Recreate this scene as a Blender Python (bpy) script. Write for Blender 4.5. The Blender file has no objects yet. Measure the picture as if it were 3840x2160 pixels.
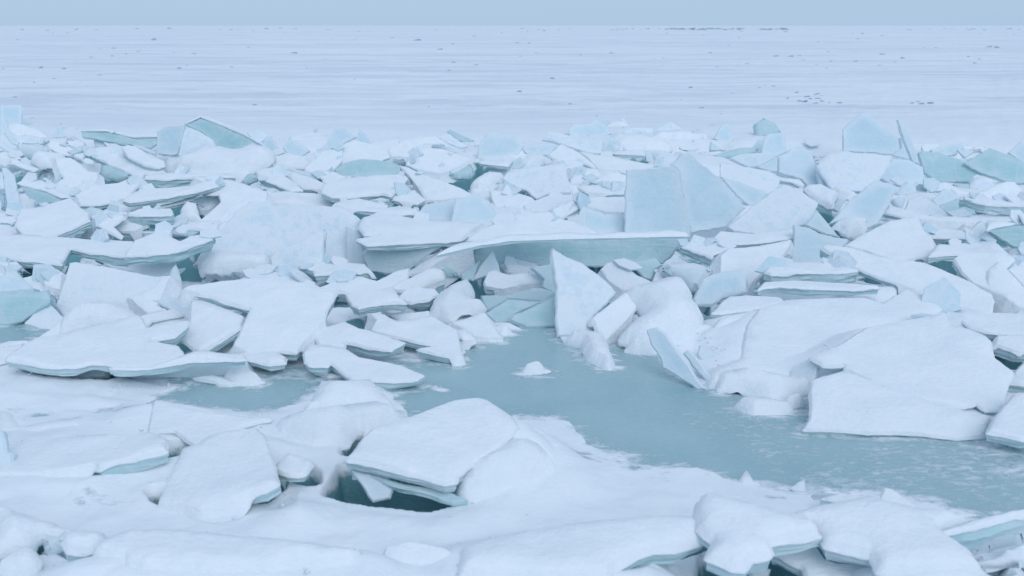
import bpy, bmesh, math, random
import numpy as np
from mathutils import Vector, noise
from mathutils.geometry import delaunay_2d_cdt

random.seed(7)
scene = bpy.context.scene
COL = scene.collection

# ---------------------------------------------------------------- camera, sky, sun, exposure
CAM_H = 2.2
F_PX = 3733.0                       # focal length in photo pixels (35 mm on a 36 mm wide sensor)
PITCH = math.atan((1080 - 95) / F_PX)
cam_data = bpy.data.cameras.new("camera")
cam = bpy.data.objects.new("camera", cam_data)
COL.objects.link(cam)
cam.location = (0, 0, CAM_H)
cam.rotation_euler = (math.pi / 2 - PITCH, 0, 0)
cam_data.sensor_width = 36.0
cam_data.lens = F_PX / 3840 * 36.0
cam_data.clip_start = 0.05
cam_data.clip_end = 20000
cam_data.dof.use_dof = True
cam_data.dof.focus_distance = 9.5
cam_data.dof.aperture_fstop = 3.2
scene.camera = cam

SUN_EL, SUN_ROT = math.radians(40), math.radians(160)
world = bpy.data.worlds.new("World")
scene.world = world
world.use_nodes = True
wt = world.node_tree
wt.nodes.clear()
w_out = wt.nodes.new("ShaderNodeOutputWorld")
w_bg = wt.nodes.new("ShaderNodeBackground")
w_bg.inputs["Strength"].default_value = 0.10
w_sky = wt.nodes.new("ShaderNodeTexSky")
w_sky.sky_type = 'NISHITA'
w_sky.sun_disc = False
w_sky.sun_elevation = SUN_EL
w_sky.sun_rotation = SUN_ROT
w_sky.air_density = 1.6
w_sky.dust_density = 0.3
w_sky.ozone_density = 2.0
w_geo = wt.nodes.new("ShaderNodeTexCoord")
w_sep = wt.nodes.new("ShaderNodeSeparateXYZ")
wt.links.new(w_geo.outputs["Generated"], w_sep.inputs[0])
w_ramp = wt.nodes.new("ShaderNodeValToRGB")           # an overcast layer, a little brighter overhead
w_ramp.color_ramp.elements[0].position = 0.0
w_ramp.color_ramp.elements[0].color = (0.365, 0.535, 0.745, 1)
w_ramp.color_ramp.elements[1].position = 1.0
w_ramp.color_ramp.elements[1].color = (0.45, 0.54, 0.70, 1)
wt.links.new(w_sep.outputs["Z"], w_ramp.inputs[0])
w_mul = wt.nodes.new("ShaderNodeMix")
w_mul.data_type = 'RGBA'; w_mul.blend_type = 'MULTIPLY'
w_mul.inputs[0].default_value = 1.0
wt.links.new(w_ramp.outputs[0], w_mul.inputs[6])
w_mul.inputs[7].default_value = (10, 10, 10, 1)
w_mix = wt.nodes.new("ShaderNodeMix")
w_mix.data_type = 'RGBA'
w_mix.inputs[0].default_value = 0.93                  # the overcast covers most of the clear sky
wt.links.new(w_sky.outputs[0], w_mix.inputs[6])
wt.links.new(w_mul.outputs[2], w_mix.inputs[7])
wt.links.new(w_mix.outputs[2], w_bg.inputs["Color"])
wt.links.new(w_bg.outputs[0], w_out.inputs["Surface"])

sun_data = bpy.data.lights.new("sun", 'SUN')
sun_data.energy = 1.05
sun_data.angle = math.radians(50)
sun_data.color = (0.91, 0.955, 1.0)
sun = bpy.data.objects.new("sun", sun_data)
COL.objects.link(sun)
sd = Vector((math.sin(SUN_ROT) * math.cos(SUN_EL), math.cos(SUN_ROT) * math.cos(SUN_EL), math.sin(SUN_EL)))
sun.rotation_euler = sd.to_track_quat('Z', 'Y').to_euler()
sun.location = (0, 0, 30)

vs = scene.view_settings
vs.view_transform = 'Standard'
vs.look = 'None'
vs.gamma = 1.0
vs.exposure = 0.10
vs.use_curve_mapping = False
cy = scene.cycles
cy.max_bounces = 12
cy.diffuse_bounces = 7
cy.glossy_bounces = 3
cy.transmission_bounces = 6
cy.use_denoising = True
cy.caustics_reflective = False
cy.caustics_refractive = False

# ---------------------------------------------------------------- pixel -> ray
SP, CP = math.sin(PITCH), math.cos(PITCH)
def ray(px, py):
    x = (px - 1920) / F_PX
    y = (1080 - py) / F_PX
    return np.array((x, CP + y * SP, -SP + y * CP))
CAM = np.array((0.0, 0.0, CAM_H))
def on_ground(px, py, z=0.0):
    r = ray(px, py)
    return CAM + r * ((z - CAM_H) / r[2])

REG = {'A': (0, 360, 2.264), 'B': (900, 360, 2.264), 'C': (1800, 360, 2.264), 'D': (2700, 360, 2.2596),
       'E': (0, 900, 2.264), 'F': (900, 900, 2.264), 'G': (1800, 900, 2.264), 'H': (2700, 900, 1.8114),
       'I': (0, 1500, 2.195), 'J': (900, 1440, 2.013), 'K': (1800, 1500, 2.195), 'L': (2700, 1600, 2.2596),
       'Y': (0, 0, 1.3417), 'Z': (1920, 0, 1.3417), 'P': (0, 0, 1.0)}
def pts(reg, s):
    ox, oy, k = REG[reg]
    v = [tuple(float(c) for c in q.split(',')) for q in s.split()]
    return [(ox + x / k, oy + y / k) for x, y in v]

# ---------------------------------------------------------------- numpy noise and polygon helpers
def vnoise(x, y, seed=0):
    xi = np.floor(x).astype(np.int64); yi = np.floor(y).astype(np.int64)
    fx = x - xi; fy = y - yi
    fx = fx * fx * fx * (fx * (fx * 6 - 15) + 10); fy = fy * fy * fy * (fy * (fy * 6 - 15) + 10)
    def h(a, b):
        n = (a * 374761393 + b * 668265263 + seed * 974634677) & 0x7fffffff
        n = ((n ^ (n >> 13)) * 1274126177) & 0x7fffffff
        n = (n ^ (n >> 16)) & 0xffffff
        return n / float(0xffffff)
    a = h(xi, yi); b = h(xi + 1, yi); c = h(xi, yi + 1); d = h(xi + 1, yi + 1)
    return (a * (1 - fx) + b * fx) * (1 - fy) + (c * (1 - fx) + d * fx) * fy - 0.5
def fbm(x, y, seed=0, oct=4):
    s = 0; a = 1.0
    for i in range(oct):
        s = s + a * vnoise(x * 2 ** i + 17.3 * i, y * 2 ** i - 9.1 * i, seed + i)
        a *= 0.5
    return s
def seg_dist(P, poly):
    """distance of points P (n,2) to the closed polygon, with the nearest point"""
    A = np.asarray(poly); B = np.roll(A, -1, 0)
    best = np.full(len(P), 1e9); q = np.zeros_like(P)
    for a, b in zip(A, B):
        d = b - a; L = d @ d
        t = np.clip(((P - a) @ d) / max(L, 1e-12), 0, 1)
        c = a + t[:, None] * d
        dd = ((P - c) ** 2).sum(1)
        m = dd < best
        best[m] = dd[m]; q[m] = c[m]
    return np.sqrt(best), q
def inside(P, poly):
    A = np.asarray(poly); B = np.roll(A, -1, 0)
    r = np.zeros(len(P), bool)
    for a, b in zip(A, B):
        c = (a[1] > P[:, 1]) != (b[1] > P[:, 1])
        if abs(b[1] - a[1]) < 1e-12: continue
        x = (b[0] - a[0]) * (P[:, 1] - a[1]) / (b[1] - a[1]) + a[0]
        r ^= c & (P[:, 0] < x)
    return r
def sdist(P, poly):
    """positive inside"""
    d, q = seg_dist(P, poly)
    return np.where(inside(P, poly), d, -d), q
def sstep(a, b, x):
    t = np.clip((x - a) / (b - a), 0, 1)
    return t * t * (3 - 2 * t)

# ---------------------------------------------------------------- materials
def new_mat(name):
    m = bpy.data.materials.new(name); m.use_nodes = True
    nt = m.node_tree
    b = nt.nodes["Principled BSDF"]
    return m, nt, b
def N(nt, t, **kw):
    n = nt.nodes.new(t)
    for k, v in kw.items():
        if k in n.inputs.keys(): n.inputs[k].default_value = v
        else: setattr(n, k, v)
    return n
def ramp(nt, src, lo, hi, c0=(0, 0, 0, 1), c1=(1, 1, 1, 1)):
    r = nt.nodes.new("ShaderNodeValToRGB")
    r.color_ramp.elements[0].position = lo; r.color_ramp.elements[0].color = c0
    r.color_ramp.elements[1].position = hi; r.color_ramp.elements[1].color = c1
    nt.links.new(src, r.inputs[0])
    return r.outputs[0]
def mixc(nt, fac, a, b):
    n = nt.nodes.new("ShaderNodeMix"); n.data_type = 'RGBA'
    for i, v in ((0, fac), (6, a), (7, b)):
        if isinstance(v, bpy.types.NodeSocket): nt.links.new(v, n.inputs[i])
        else: n.inputs[i].default_value = v
    return n.outputs[2]
def math_n(nt, op, a, b=None, clamp=False):
    n = nt.nodes.new("ShaderNodeMath"); n.operation = op; n.use_clamp = clamp
    for i, v in ((0, a), (1, b)):
        if v is None: continue
        if isinstance(v, bpy.types.NodeSocket): nt.links.new(v, n.inputs[i])
        else: n.inputs[i].default_value = v
    return n.outputs[0]
def position(nt, scale=(1, 1, 1)):
    g = nt.nodes.new("ShaderNodeNewGeometry")
    mp = nt.nodes.new("ShaderNodeMapping"); mp.inputs["Scale"].default_value = scale
    nt.links.new(g.outputs["Position"], mp.inputs["Vector"])
    return mp.outputs[0]
def noise_t(nt, vec, scale, detail=5, rough=0.55, dist=0.0):
    n = nt.nodes.new("ShaderNodeTexNoise")
    n.inputs["Scale"].default_value = scale; n.inputs["Detail"].default_value = detail
    n.inputs["Roughness"].default_value = rough; n.inputs["Distortion"].default_value = dist
    nt.links.new(vec, n.inputs["Vector"])
    return n.outputs[0]
def bump(nt, b, h, strength, dist):
    n = nt.nodes.new("ShaderNodeBump")
    n.inputs["Strength"].default_value = strength; n.inputs["Distance"].default_value = dist
    nt.links.new(h, n.inputs["Height"])
    nt.links.new(n.outputs[0], b.inputs["Normal"])

SNOW = (0.82, 0.87, 0.90, 1)
TEAL = (0.36, 0.66, 0.69, 1)
PALE = (0.60, 0.80, 0.85, 1)
def make_snow():
    m, nt, b = new_mat("snow")
    v = position(nt)
    n1 = noise_t(nt, v, 6, 6, 0.6)
    n2 = noise_t(nt, position(nt, (1, 1.7, 2.5)), 24, 6, 0.65)
    nt.links.new(mixc(nt, ramp(nt, n1, 0.3, 0.7), (0.80, 0.85, 0.885, 1), (0.868, 0.893, 0.915, 1)), b.inputs["Base Color"])
    b.inputs["Roughness"].default_value = 0.85
    b.inputs["Specular IOR Level"].default_value = 0.15
    h = math_n(nt, 'ADD', math_n(nt, 'MULTIPLY', n1, 1.0), math_n(nt, 'MULTIPLY', n2, 0.45))
    bump(nt, b, h, 0.5, 0.045)
    return m
def make_ice(name, base, pale, cover, rough, lam=1.0, cloud=(0.35, 0.75), thru=0.2, rimk=0.6):
    """base: clear ice; pale: cloudy frost in it; cover: how much rime and blown snow sticks to the faces"""
    m, nt, b = new_mat(name)
    v = position(nt)
    cl = noise_t(nt, v, 2.2, 6, 0.62, 0.6)
    streak = noise_t(nt, position(nt, (1.2, 1.2, 14)), 2.5, 5, 0.6, 0.3)      # frozen layers
    c = mixc(nt, ramp(nt, cl, cloud[0], cloud[1]), base, pale)
    c = mixc(nt, math_n(nt, 'MULTIPLY', ramp(nt, streak, 0.50, 0.68), 0.30 * lam), c, (0.74, 0.84, 0.87, 1))
    vo = nt.nodes.new("ShaderNodeTexVoronoi"); vo.feature = 'DISTANCE_TO_EDGE'; vo.inputs["Scale"].default_value = 1.7
    wv = nt.nodes.new("ShaderNodeMix"); wv.data_type = 'VECTOR'; wv.inputs[0].default_value = 0.10
    nw = nt.nodes.new("ShaderNodeTexNoise"); nw.inputs["Scale"].default_value = 2.5
    nt.links.new(v, nw.inputs["Vector"])
    nt.links.new(v, wv.inputs[4]); nt.links.new(nw.outputs["Color"], wv.inputs[5]); nt.links.new(wv.outputs[1], vo.inputs["Vector"])
    crack = ramp(nt, vo.outputs["Distance"], 0.004, 0.022, (1, 1, 1, 1), (0, 0, 0, 1))
    c = mixc(nt, math_n(nt, 'MULTIPLY', crack, 0.22), c, (0.82, 0.89, 0.92, 1))
    haze_ = noise_t(nt, position(nt, (1, 1, 0.6)), 5.5, 7, 0.7, 0.8)
    c = mixc(nt, math_n(nt, 'MULTIPLY', ramp(nt, haze_, 0.52, 0.70), 0.5), c, (0.80, 0.87, 0.91, 1))
    info = nt.nodes.new("ShaderNodeObjectInfo")
    c = mixc(nt, math_n(nt, 'MULTIPLY', info.outputs["Random"], 0.22), c, (0.70, 0.80, 0.84, 1))
    rim = nt.nodes.new("ShaderNodeAttribute"); rim.attribute_name = "rim"       # rime that grows in from the broken edges
    rn = noise_t(nt, v, 4.5, 8, 0.7)
    rr = math_n(nt, 'ADD', rim.outputs["Fac"], math_n(nt, 'MULTIPLY', math_n(nt, 'SUBTRACT', rn, 0.5), 1.1))
    c = mixc(nt, math_n(nt, 'MULTIPLY', ramp(nt, rr, 0.30, 0.95), rimk), c, (0.84, 0.89, 0.925, 1))
    # snow that settled wherever the surface faces up
    g = nt.nodes.new("ShaderNodeNewGeometry")
    sp = nt.nodes.new("ShaderNodeSeparateXYZ"); nt.links.new(g.outputs["Normal"], sp.inputs[0])
    fine = noise_t(nt, v, 9, 8, 0.72)
    up = math_n(nt, 'ADD', sp.outputs["Z"], math_n(nt, 'MULTIPLY', math_n(nt, 'SUBTRACT', fine, 0.5), 2.2))
    up = math_n(nt, 'ADD', up, cover)
    s = ramp(nt, up, 0.62, 0.95)
    c = mixc(nt, s, c, SNOW)
    nt.links.new(c, b.inputs["Base Color"])
    r = nt.nodes.new("ShaderNodeMix"); r.data_type = 'FLOAT'
    nt.links.new(s, r.inputs[0]); r.inputs[2].default_value = rough; r.inputs[3].default_value = 0.85
    nt.links.new(r.outputs[0], b.inputs["Roughness"])
    b.inputs["IOR"].default_value = 1.31
    b.inputs["Specular IOR Level"].default_value = 0.4
    h = math_n(nt, 'ADD', math_n(nt, 'MULTIPLY', cl, 0.6), math_n(nt, 'ADD', math_n(nt, 'MULTIPLY', fine, 0.35 + 0.5 * max(cover, 0)), math_n(nt, 'MULTIPLY', streak, 0.25 * lam)))
    bump(nt, b, h, 0.6, 0.05 + 0.08 * max(cover, 0))
    # daylight that soaks through the slab
    out = nt.nodes["Material Output"]
    tr = nt.nodes.new("ShaderNodeBsdfTranslucent")
    nt.links.new(c, tr.inputs["Color"])
    mx = nt.nodes.new("ShaderNodeMixShader"); mx.inputs[0].default_value = thru
    nt.links.new(b.outputs[0], mx.inputs[1]); nt.links.new(tr.outputs[0], mx.inputs[2])
    nt.links.new(mx.outputs[0], out.inputs["Surface"])
    return m
M_SNOW = make_snow()
M = {'clear': make_ice("clear_ice", (0.43, 0.69, 0.715, 1), (0.63, 0.80, 0.835, 1), -0.35, 0.30, rimk=0.28),
     'frost': make_ice("frosted_ice", (0.62, 0.79, 0.865, 1), (0.76, 0.86, 0.905, 1), 0.0, 0.5, 0.4, thru=0.14),
     'snowy': make_ice("snow_dusted_ice", (0.66, 0.785, 0.87, 1), (0.78, 0.855, 0.91, 1), 0.22, 0.7, 0.2, thru=0.05),
     'edge': make_ice("slab_ice", (0.54, 0.755, 0.78, 1), (0.73, 0.84, 0.87, 1), -0.15, 0.35)}
M_DARK, _nt, _b = new_mat("dark_clear_ice")
_n = noise_t(_nt, position(_nt), 1.5, 5, 0.6)
_nt.links.new(mixc(_nt, ramp(_nt, _n, 0.35, 0.75), (0.22, 0.34, 0.41, 1), (0.46, 0.57, 0.64, 1)), _b.inputs["Base Color"])
_b.inputs["Roughness"].default_value = 0.3
_b.inputs["IOR"].default_value = 1.31

# ---------------------------------------------------------------- slabs
NAMES = {'s': ('ice_slab', 'ice slab'), 'h': ('ice_shard', 'ice shard'), 'b': ('ice_block', 'ice block'),
         'm': ('snow_mound', 'snow mound'), 'c': ('ice_chip', 'ice chip')}
SLABS = []
def tag(o, label, cat, group=None, kind=None):
    o['label'] = label; o['category'] = cat; o['kind'] = kind or 'thing'
    if group: o['group'] = group
def link_mesh(name, verts, faces, mats, parent=None, loc=None, smooth=None, midx=None):
    me = bpy.data.meshes.new(name)
    me.from_pydata([tuple(v) for v in verts], [], faces)
    for m in mats: me.materials.append(m)
    if midx is not None: me.polygons.foreach_set("material_index", midx)
    me.polygons.foreach_set("use_smooth", [True] * len(me.polygons))
    me.update()
    if smooth: me.set_sharp_from_angle(angle=math.radians(smooth))
    o = bpy.data.objects.new(name, me)
    COL.objects.link(o)
    if loc is not None: o.location = tuple(loc)
    if parent: o.parent = parent
    return o
def densify(poly, step, amp, soft, rnd):
    out = []
    n = len(poly)
    for i in range(n):
        a = np.array(poly[i]); b = np.array(poly[(i + 1) % n])
        k = max(1, int(round(np.linalg.norm(b - a) / step)))
        for j in range(k): out.append(a + (b - a) * j / k)
    P = np.array(out)
    for _ in range(soft):
        P = 0.5 * P + 0.25 * (np.roll(P, 1, 0) + np.roll(P, -1, 0))
    nrm = normals2(P)
    o = rnd.uniform(0, 99)
    L = np.cumsum(np.linalg.norm(P - np.roll(P, 1, 0), axis=1))
    d = np.array([noise.noise((l / (step * 5), o, 0)) * 1.0 + noise.noise((l / (step * 1.7), o, 5)) * 0.55 for l in L])
    return P + nrm * (d * amp)[:, None]
def normals2(P):
    t = np.roll(P, -1, 0) - np.roll(P, 1, 0)
    t /= np.maximum(np.linalg.norm(t, axis=1), 1e-9)[:, None]
    return np.stack((t[:, 1], -t[:, 0]), 1)            # outward for a counter-clockwise outline
def fill(P, insets, grid, rnd):
    """triangulate the outline P with rings of points set in from it and a jittered grid"""
    pts_ = []
    nrm = normals2(P)
    for d in insets:
        Q = P - nrm * d
        dd, _ = seg_dist(Q, P)
        ok = inside(Q, P) & (dd > d * 0.9)
        pts_.append(Q[ok])
    if grid:
        lo = P.min(0); hi = P.max(0)
        gx = np.arange(lo[0], hi[0], grid); gy = np.arange(lo[1], hi[1], grid)
        G = np.array([(x, y) for x in gx for y in gy]).reshape(-1, 2)
        if len(G):
            G = G + np.array([[rnd.uniform(-.3, .3) * grid, rnd.uniform(-.3, .3) * grid] for _ in G])
            dd, _ = seg_dist(G, P)
            ok = inside(G, P) & (dd > (insets[-1] if insets else 0) + grid * 0.55)
            pts_.append(G[ok])
    I = np.concatenate(pts_) if pts_ else np.zeros((0, 2))
    V = [Vector(p) for p in P] + [Vector(p) for p in I]
    n = len(P)
    r = delaunay_2d_cdt(V, [(i, (i + 1) % n) for i in range(n)], [], 1, 1e-6)
    ov, of = r[0], r[2]
    org = r[3]
    return [np.array(v) for v in ov], [list(f) for f in of], org

def S(reg, s, p, a, kind, label, t=0.08, z=0.0, mat=None, c=None, cap=None, drop=None, grp=None, drape_at=None, bury=None):
    """One slab: its upper (or front) face outlined in the photo, laid on a plane that tilts p degrees towards the
    viewer's side (azimuth a), its lowest corner z metres above the lake, t metres thick."""
    rnd = random.Random(len(SLABS) * 13 + 5)
    px = pts(reg, s)
    p_, a_ = math.radians(p), math.radians(a)
    n = np.array((math.sin(p_) * math.sin(a_), -math.sin(p_) * math.cos(a_), math.cos(p_)))
    e1 = np.array((math.cos(a_), math.sin(a_), 0.0)); e2 = np.cross(n, e1)
    low = max(px, key=lambda q: q[1])
    base = on_ground(low[0], low[1], z)
    P3 = []
    for q in px:
        r = ray(*q)
        k = ((base - CAM) @ n) / (r @ n)
        P3.append(CAM + r * k)
        if r @ n > -0.08 or k < 0: print("GRAZING", label, q, r @ n)
    P3 = np.array(P3)
    P2 = np.stack(((P3 - base) @ e1, (P3 - base) @ e2), 1)
    area = 0.5 * np.sum(P2[:, 0] * np.roll(P2[:, 1], -1) - P2[:, 1] * np.roll(P2[:, 0], -1))
    if area < 0: P2 = P2[::-1]
    t = 0.058 if p < 45 and t == 0.08 else t * 0.82 if p < 45 else t
    size = math.sqrt(abs(area)); ext = (P2.max(0) - P2.min(0))
    if ext.max() > 5: print("LARGE", label, ext)
    if cap is None: cap = p < 45 and kind != 'm'
    if mat is None: mat = 'edge' if cap else 'frost'
    if c is None: c = min(0.020, 0.009 + size * 0.008) if kind != 'm' else min(0.22, 0.09 + 0.10 * size)
    step = min(max(size / 30, 0.012), 0.08)
    amp = min(max((0.012 if cap or kind == 'm' else 0.018) * size, 0.005), 0.02 if cap else 0.03) * (1.6 if kind == 'm' else 1.0)
    P = densify(P2, step, amp, 5 if kind == 'm' else (2 if kind == 'b' else 0), rnd)
    nrm = normals2(P)
    down = -n if p >= 45 else (-n * 0.6 + np.array((0, 0, -0.4)))
    down = down / np.linalg.norm(down)
    def W(q, h, k=0.0): return e1 * q[0] + e2 * q[1] + n * h + down * k
    name, cat = NAMES[kind]
    off = rnd.uniform(0, 50)
    root = None
    if kind != 'm':
        # body of ice: bevelled rim, broken sides in several courses, underside
        bev = min(0.012, t * 0.15) if not kind == 'b' else min(0.05, t * 0.3)
        V2, F, org = fill(P - nrm * bev, [], max(size / (8 if cap else 14), 0.04), rnd)
        verts = []; faces = []; rims = []
        m = len(P)
        dd, _ = seg_dist(np.array(V2), P - nrm * bev)
        for q, d in zip(V2, dd):
            w = noise.noise((q[0] * 1.6 + off, q[1] * 1.6, off)) * (0.02 if cap else 0.045) * min(1, size) + noise.noise((q[0] * 5 + off, q[1] * 5, off)) * 0.006
            if kind == 'b': w += 0.16 * size * (1 - max(0, 1 - d / (0.35 * size)) ** 2) * 0.5
            rims.append(0.0 if cap else float(1 - sstep(0.0, 0.05 + 0.16 * size, d)))
            verts.append(W(q, w * min(1, d / 0.05) if not cap else min(w, 0.0) * 0.3 if kind != 'b' else w * min(1, d / 0.05)))
        faces += F
        top = [None] * m
        for i, o_ in enumerate(org):
            for k in o_:
                if k < m and top[k] is None: top[k] = i
        ring = []
        for i in range(m):
            ring.append(top[i] if top[i] is not None else len(verts))
            if top[i] is None: verts.append(W(P[i] - nrm[i] * bev, 0))
        prev = ring
        courses = 5
        for j in range(courses + 1):
            f = j / courses
            cur = []
            for i in range(m):
                q = P[i]
                k = bev + (t * (1 + 0.55 * noise.noise((q[0] * 1.8 + off, q[1] * 1.8, 12)) + 0.3 * noise.noise((q[0] * 6 + off, q[1] * 6, 15))) - bev) * f
                jag = noise.noise((q[0] * 7 + off, q[1] * 7, f * 4.3)) * 0.16 * t + noise.noise((q[0] * 2 + off, q[1] * 2, f * 6 + 9)) * 0.12 * t
                jag -= (f ** 2) * t * (0.18 + 0.25 * noise.noise((q[0] * 1.3, q[1] * 1.3, off)))
                if j == 0: jag *= 0.3
                cur.append(len(verts)); verts.append(W(q + nrm[i] * jag, 0, k))
            for i in range(m):
                i2 = (i + 1) % m
                faces.append([prev[i], cur[i], cur[i2], prev[i2]])
            prev = cur
        B = P - nrm * (t * 0.2)
        r = delaunay_2d_cdt([Vector(q) for q in P], [(i, (i + 1) % m) for i in range(m)], [], 1, 1e-6)
        mp = {}
        for i, o_ in enumerate(r[3]):
            for k in o_:
                if k < m: mp.setdefault(i, k)
        for f in r[2]:
            if all(i in mp for i in f): faces.append([prev[mp[i]] for i in reversed(f)])
        if cap:
            root = bpy.data.objects.new(name, None); COL.objects.link(root)
            root.location = tuple(base); root.empty_display_size = 0.1
        body = link_mesh('ice_body' if cap else name, verts, faces, [M[mat]], root, None if cap else base, 34 if kind != 'b' else 50)
        if not cap: root = body
        rims += [0.0 if cap else 0.7] * (len(verts) - len(rims))
        body.data.attributes.new('rim', 'FLOAT', 'POINT').data.foreach_set('value', np.array(rims, np.float32))
    if kind == 'm' or cap:
        hang = (0.75 if kind == 'm' else 1.0)
        R = c * (2.6 if kind == 'm' else 1.25)
        g = min(max(size / (13 if kind != 'm' else 16), 0.035), 0.16)
        dr = (drop if drop is not None else min(0.32 * t, 0.028)) if kind != 'm' else 0.10
        # a little of the rim bare here and there
        Pc = P + nrm * np.array([noise.noise((q[0] * 3 + off, q[1] * 3, 3.3)) * 0.010 - 0.001 for q in P])[:, None]
        V2, F, org = fill(Pc, [R * 0.12, R * 0.4, R * 0.8], g, rnd)
        dd, _ = seg_dist(np.array(V2), Pc)
        verts = []
        for q, d in zip(V2, dd):
            x = min(d / R, 1.0)
            hgt = c * math.sqrt(max(0, 1 - (1 - x) ** 2)) * (0.85 + 0.5 * noise.noise((q[0] * 1.4 + off, q[1] * 1.4, 1)))
            wob = noise.noise((q[0] * 3.2 + off, q[1] * 3.2, 2)) * (0.03 if kind != 'm' else 0.05) + noise.noise((q[0] * 9 + off, q[1] * 9, 7)) * (0.006 if kind != 'm' else 0.02)
            if kind == 'b': hgt += 0.16 * size * (1 - max(0, 1 - d / (0.35 * size)) ** 2) * 0.5 + 0.012
            if kind == 'm': hgt += 0.22 * c * (1 - (1 - min(d / (0.5 * size), 1)) ** 2)
            verts.append(W(q, 0.002 + max(hgt + wob * x, 0.5 * hgt)))
        m = len(Pc)
        top = [None] * m
        for i, o_ in enumerate(org):
            for k in o_:
                if k < m and top[k] is None: top[k] = i
        faces = list(F)
        prev = []
        for i in range(m):
            if top[i] is None:
                top[i] = len(verts); verts.append(W(Pc[i], 0.002))
            prev.append(top[i])
        thr = drape_at if drape_at is not None else (0.9 if z >= 0.12 or base[1] < 6.2 else 0.10 if z >= 0.07 else -0.16)      # where blown snow drapes right over the rim
        drape = [float(sstep(thr, thr + 0.34, noise.noise((q[0] * 2.3 + off, q[1] * 2.3, 21)) + 0.35 * noise.noise((q[0] * 8 + off, q[1] * 8, 25)))) if kind != 'm' else 0.0 for q in Pc]
        if bury: drape = [max(w0, float(sstep(bury, bury - 0.05, base[2] + W(q, 0)[2] + 0.03 * noise.noise((q[0] * 3, q[1] * 3, off))))) for w0, q in zip(drape, Pc)]
        for o_, k_ in ((0.010, 0.35), (0.010, 0.8), (-0.004, 1.0)):
            cur = []
            for i in range(m):
                q = Pc[i]
                dk = dr * (0.55 + 0.9 * noise.noise((q[0] * 5 + off, q[1] * 5, 4)) + 0.5 * noise.noise((q[0] * 16 + off, q[1] * 16, 8)))
                dk = max(dk, 0.004)
                w_ = drape[i]
                dk = dk * (1 - w_) + w_ * (t * 1.25 + 0.03)
                oo = o_ * (1 - w_) + w_ * (0.012 + (0.03 + 0.5 * t) * k_ ** 1.5 + 0.012 * noise.noise((q[0] * 11 + off, q[1] * 11, k_ * 3)))
                cur.append(len(verts)); verts.append(W(q + nrm[i] * oo, 0, dk * k_))
            for i in range(m):
                i2 = (i + 1) % m
                faces.append([prev[i], cur[i], cur[i2], prev[i2]])
            prev = cur
        if kind == 'm': root = link_mesh(name, verts, faces, [M_SNOW], None, base)
        else: link_mesh('snow_cap', verts, faces, [M_SNOW], root)
    tag(root, label, cat, grp)
    out3 = base + P[:, :1] * e1 + P[:, 1:] * e2
    SLABS.append(dict(label=label, z=z, kind=kind, foot=out3[:, :2], base=base, n=n, t=t if kind != 'm' else 0.02, p=p, cap=cap or kind == 'm', size=size))
    return root

# ---------------------------------------------------------------- the pressure ridge, from the back to the front
# far left
S('A', '0,80 188,75 183,235 100,245 0,240', 80, 10, 'h', 'pale square pane standing upright highest at the left edge against the far snow', mat='frost')
S('A', '0,160 50,200 70,250 40,330 0,335', 74, 15, 'h', 'dim pale shard leaning just below the square pane at the left edge')
S('A', '30,248 60,258 110,330 165,395 150,420 100,405 55,340', 68, 22, 'h', 'narrow rimed splinter leaning between the square pane and a bluish heap', t=.06)
S('A', '0,318 30,325 125,440 122,492 60,470 0,430', 62, 18, 'h', 'steep snowy sliver under the square pane at the left edge', mat='snowy')
S('A', '448,335 510,228 535,350 400,362', 76, -5, 'h', 'small pale pointed shard alone in front of the far snow on the left')
S('A', '532,262 585,248 650,252 665,285 560,300', 52, 0, 'b', 'small rounded pale block beside the lone pointed shard on the left', t=.1)
S('A', '205,235 240,225 325,240 310,258 210,256', 55, 0, 'c', 'tiny teal chip on the snow right of the square pane', t=.06, mat='clear')
S('A', '70,250 150,235 330,290 400,345 330,360 270,330 140,340 80,300', 28, 5, 's', 'low snowy slab lying behind the bluish heap on the left')
S('A', '130,412 200,390 285,402 390,412 395,462 290,520 150,485', 50, 5, 'b', 'bluish ice heap block at the far left under a narrow splinter', t=.2, mat='frost')
S('A', '180,400 270,328 330,400 285,404', 60, 10, 'h', 'small snowy triangle on top of the bluish heap at the far left', t=.05, mat='snowy')
S('A', '345,378 420,375 560,420 635,460 642,520 540,500 470,470 390,415', 34, 18, 's', 'snow topped slab sloping right beside the bluish heap', z=.08)
S('A', '640,450 720,455 800,530 800,590 740,590 690,540 632,520', 38, 15, 'b', 'snowy hump block at the foot of the long finger shaped slab pile on the left', t=.1, cap=True)
S('A', '270,520 320,485 420,490 540,505 560,525 470,540 440,600 340,600 270,560', 25, 0, 'm', 'soft lumpy snow heap below the bluish heap on the left')
S('A', '0,480 60,478 185,530 80,545 0,535', 22, 5, 's', 'flat snowy slab cut by the left edge below the bluish heap')
S('A', '88,542 140,545 330,620 290,640 180,605 100,570', 16, 5, 's', 'thin snow covered slab with a teal hollow under its left end', z=.12, t=.07)
S('A', '690,300 790,288 900,290 1130,348 1330,342 1330,402 1275,445 1100,425 900,385 700,350', 66, 0, 's', 'long arched teal slab under thin snow at the back of the left pile', t=.14, mat='clear')
S('A', '690,295 900,282 1130,335 1330,325 1330,345 1130,350 900,294', 14, 0, 's', 'thin snowy slab capping the long arched teal slab', z=.42, t=.04)
S('A', '560,370 620,365 720,400 720,430 640,445 590,420', 35, 0, 'b', 'small ragged snow block with a teal hole beneath the arched teal slab', t=.1, cap=True)
S('A', '790,370 850,355 905,420 880,440 800,430', 50, 0, 'b', 'small round ice lump in the hollow under the arched teal slab', t=.1)
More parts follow.
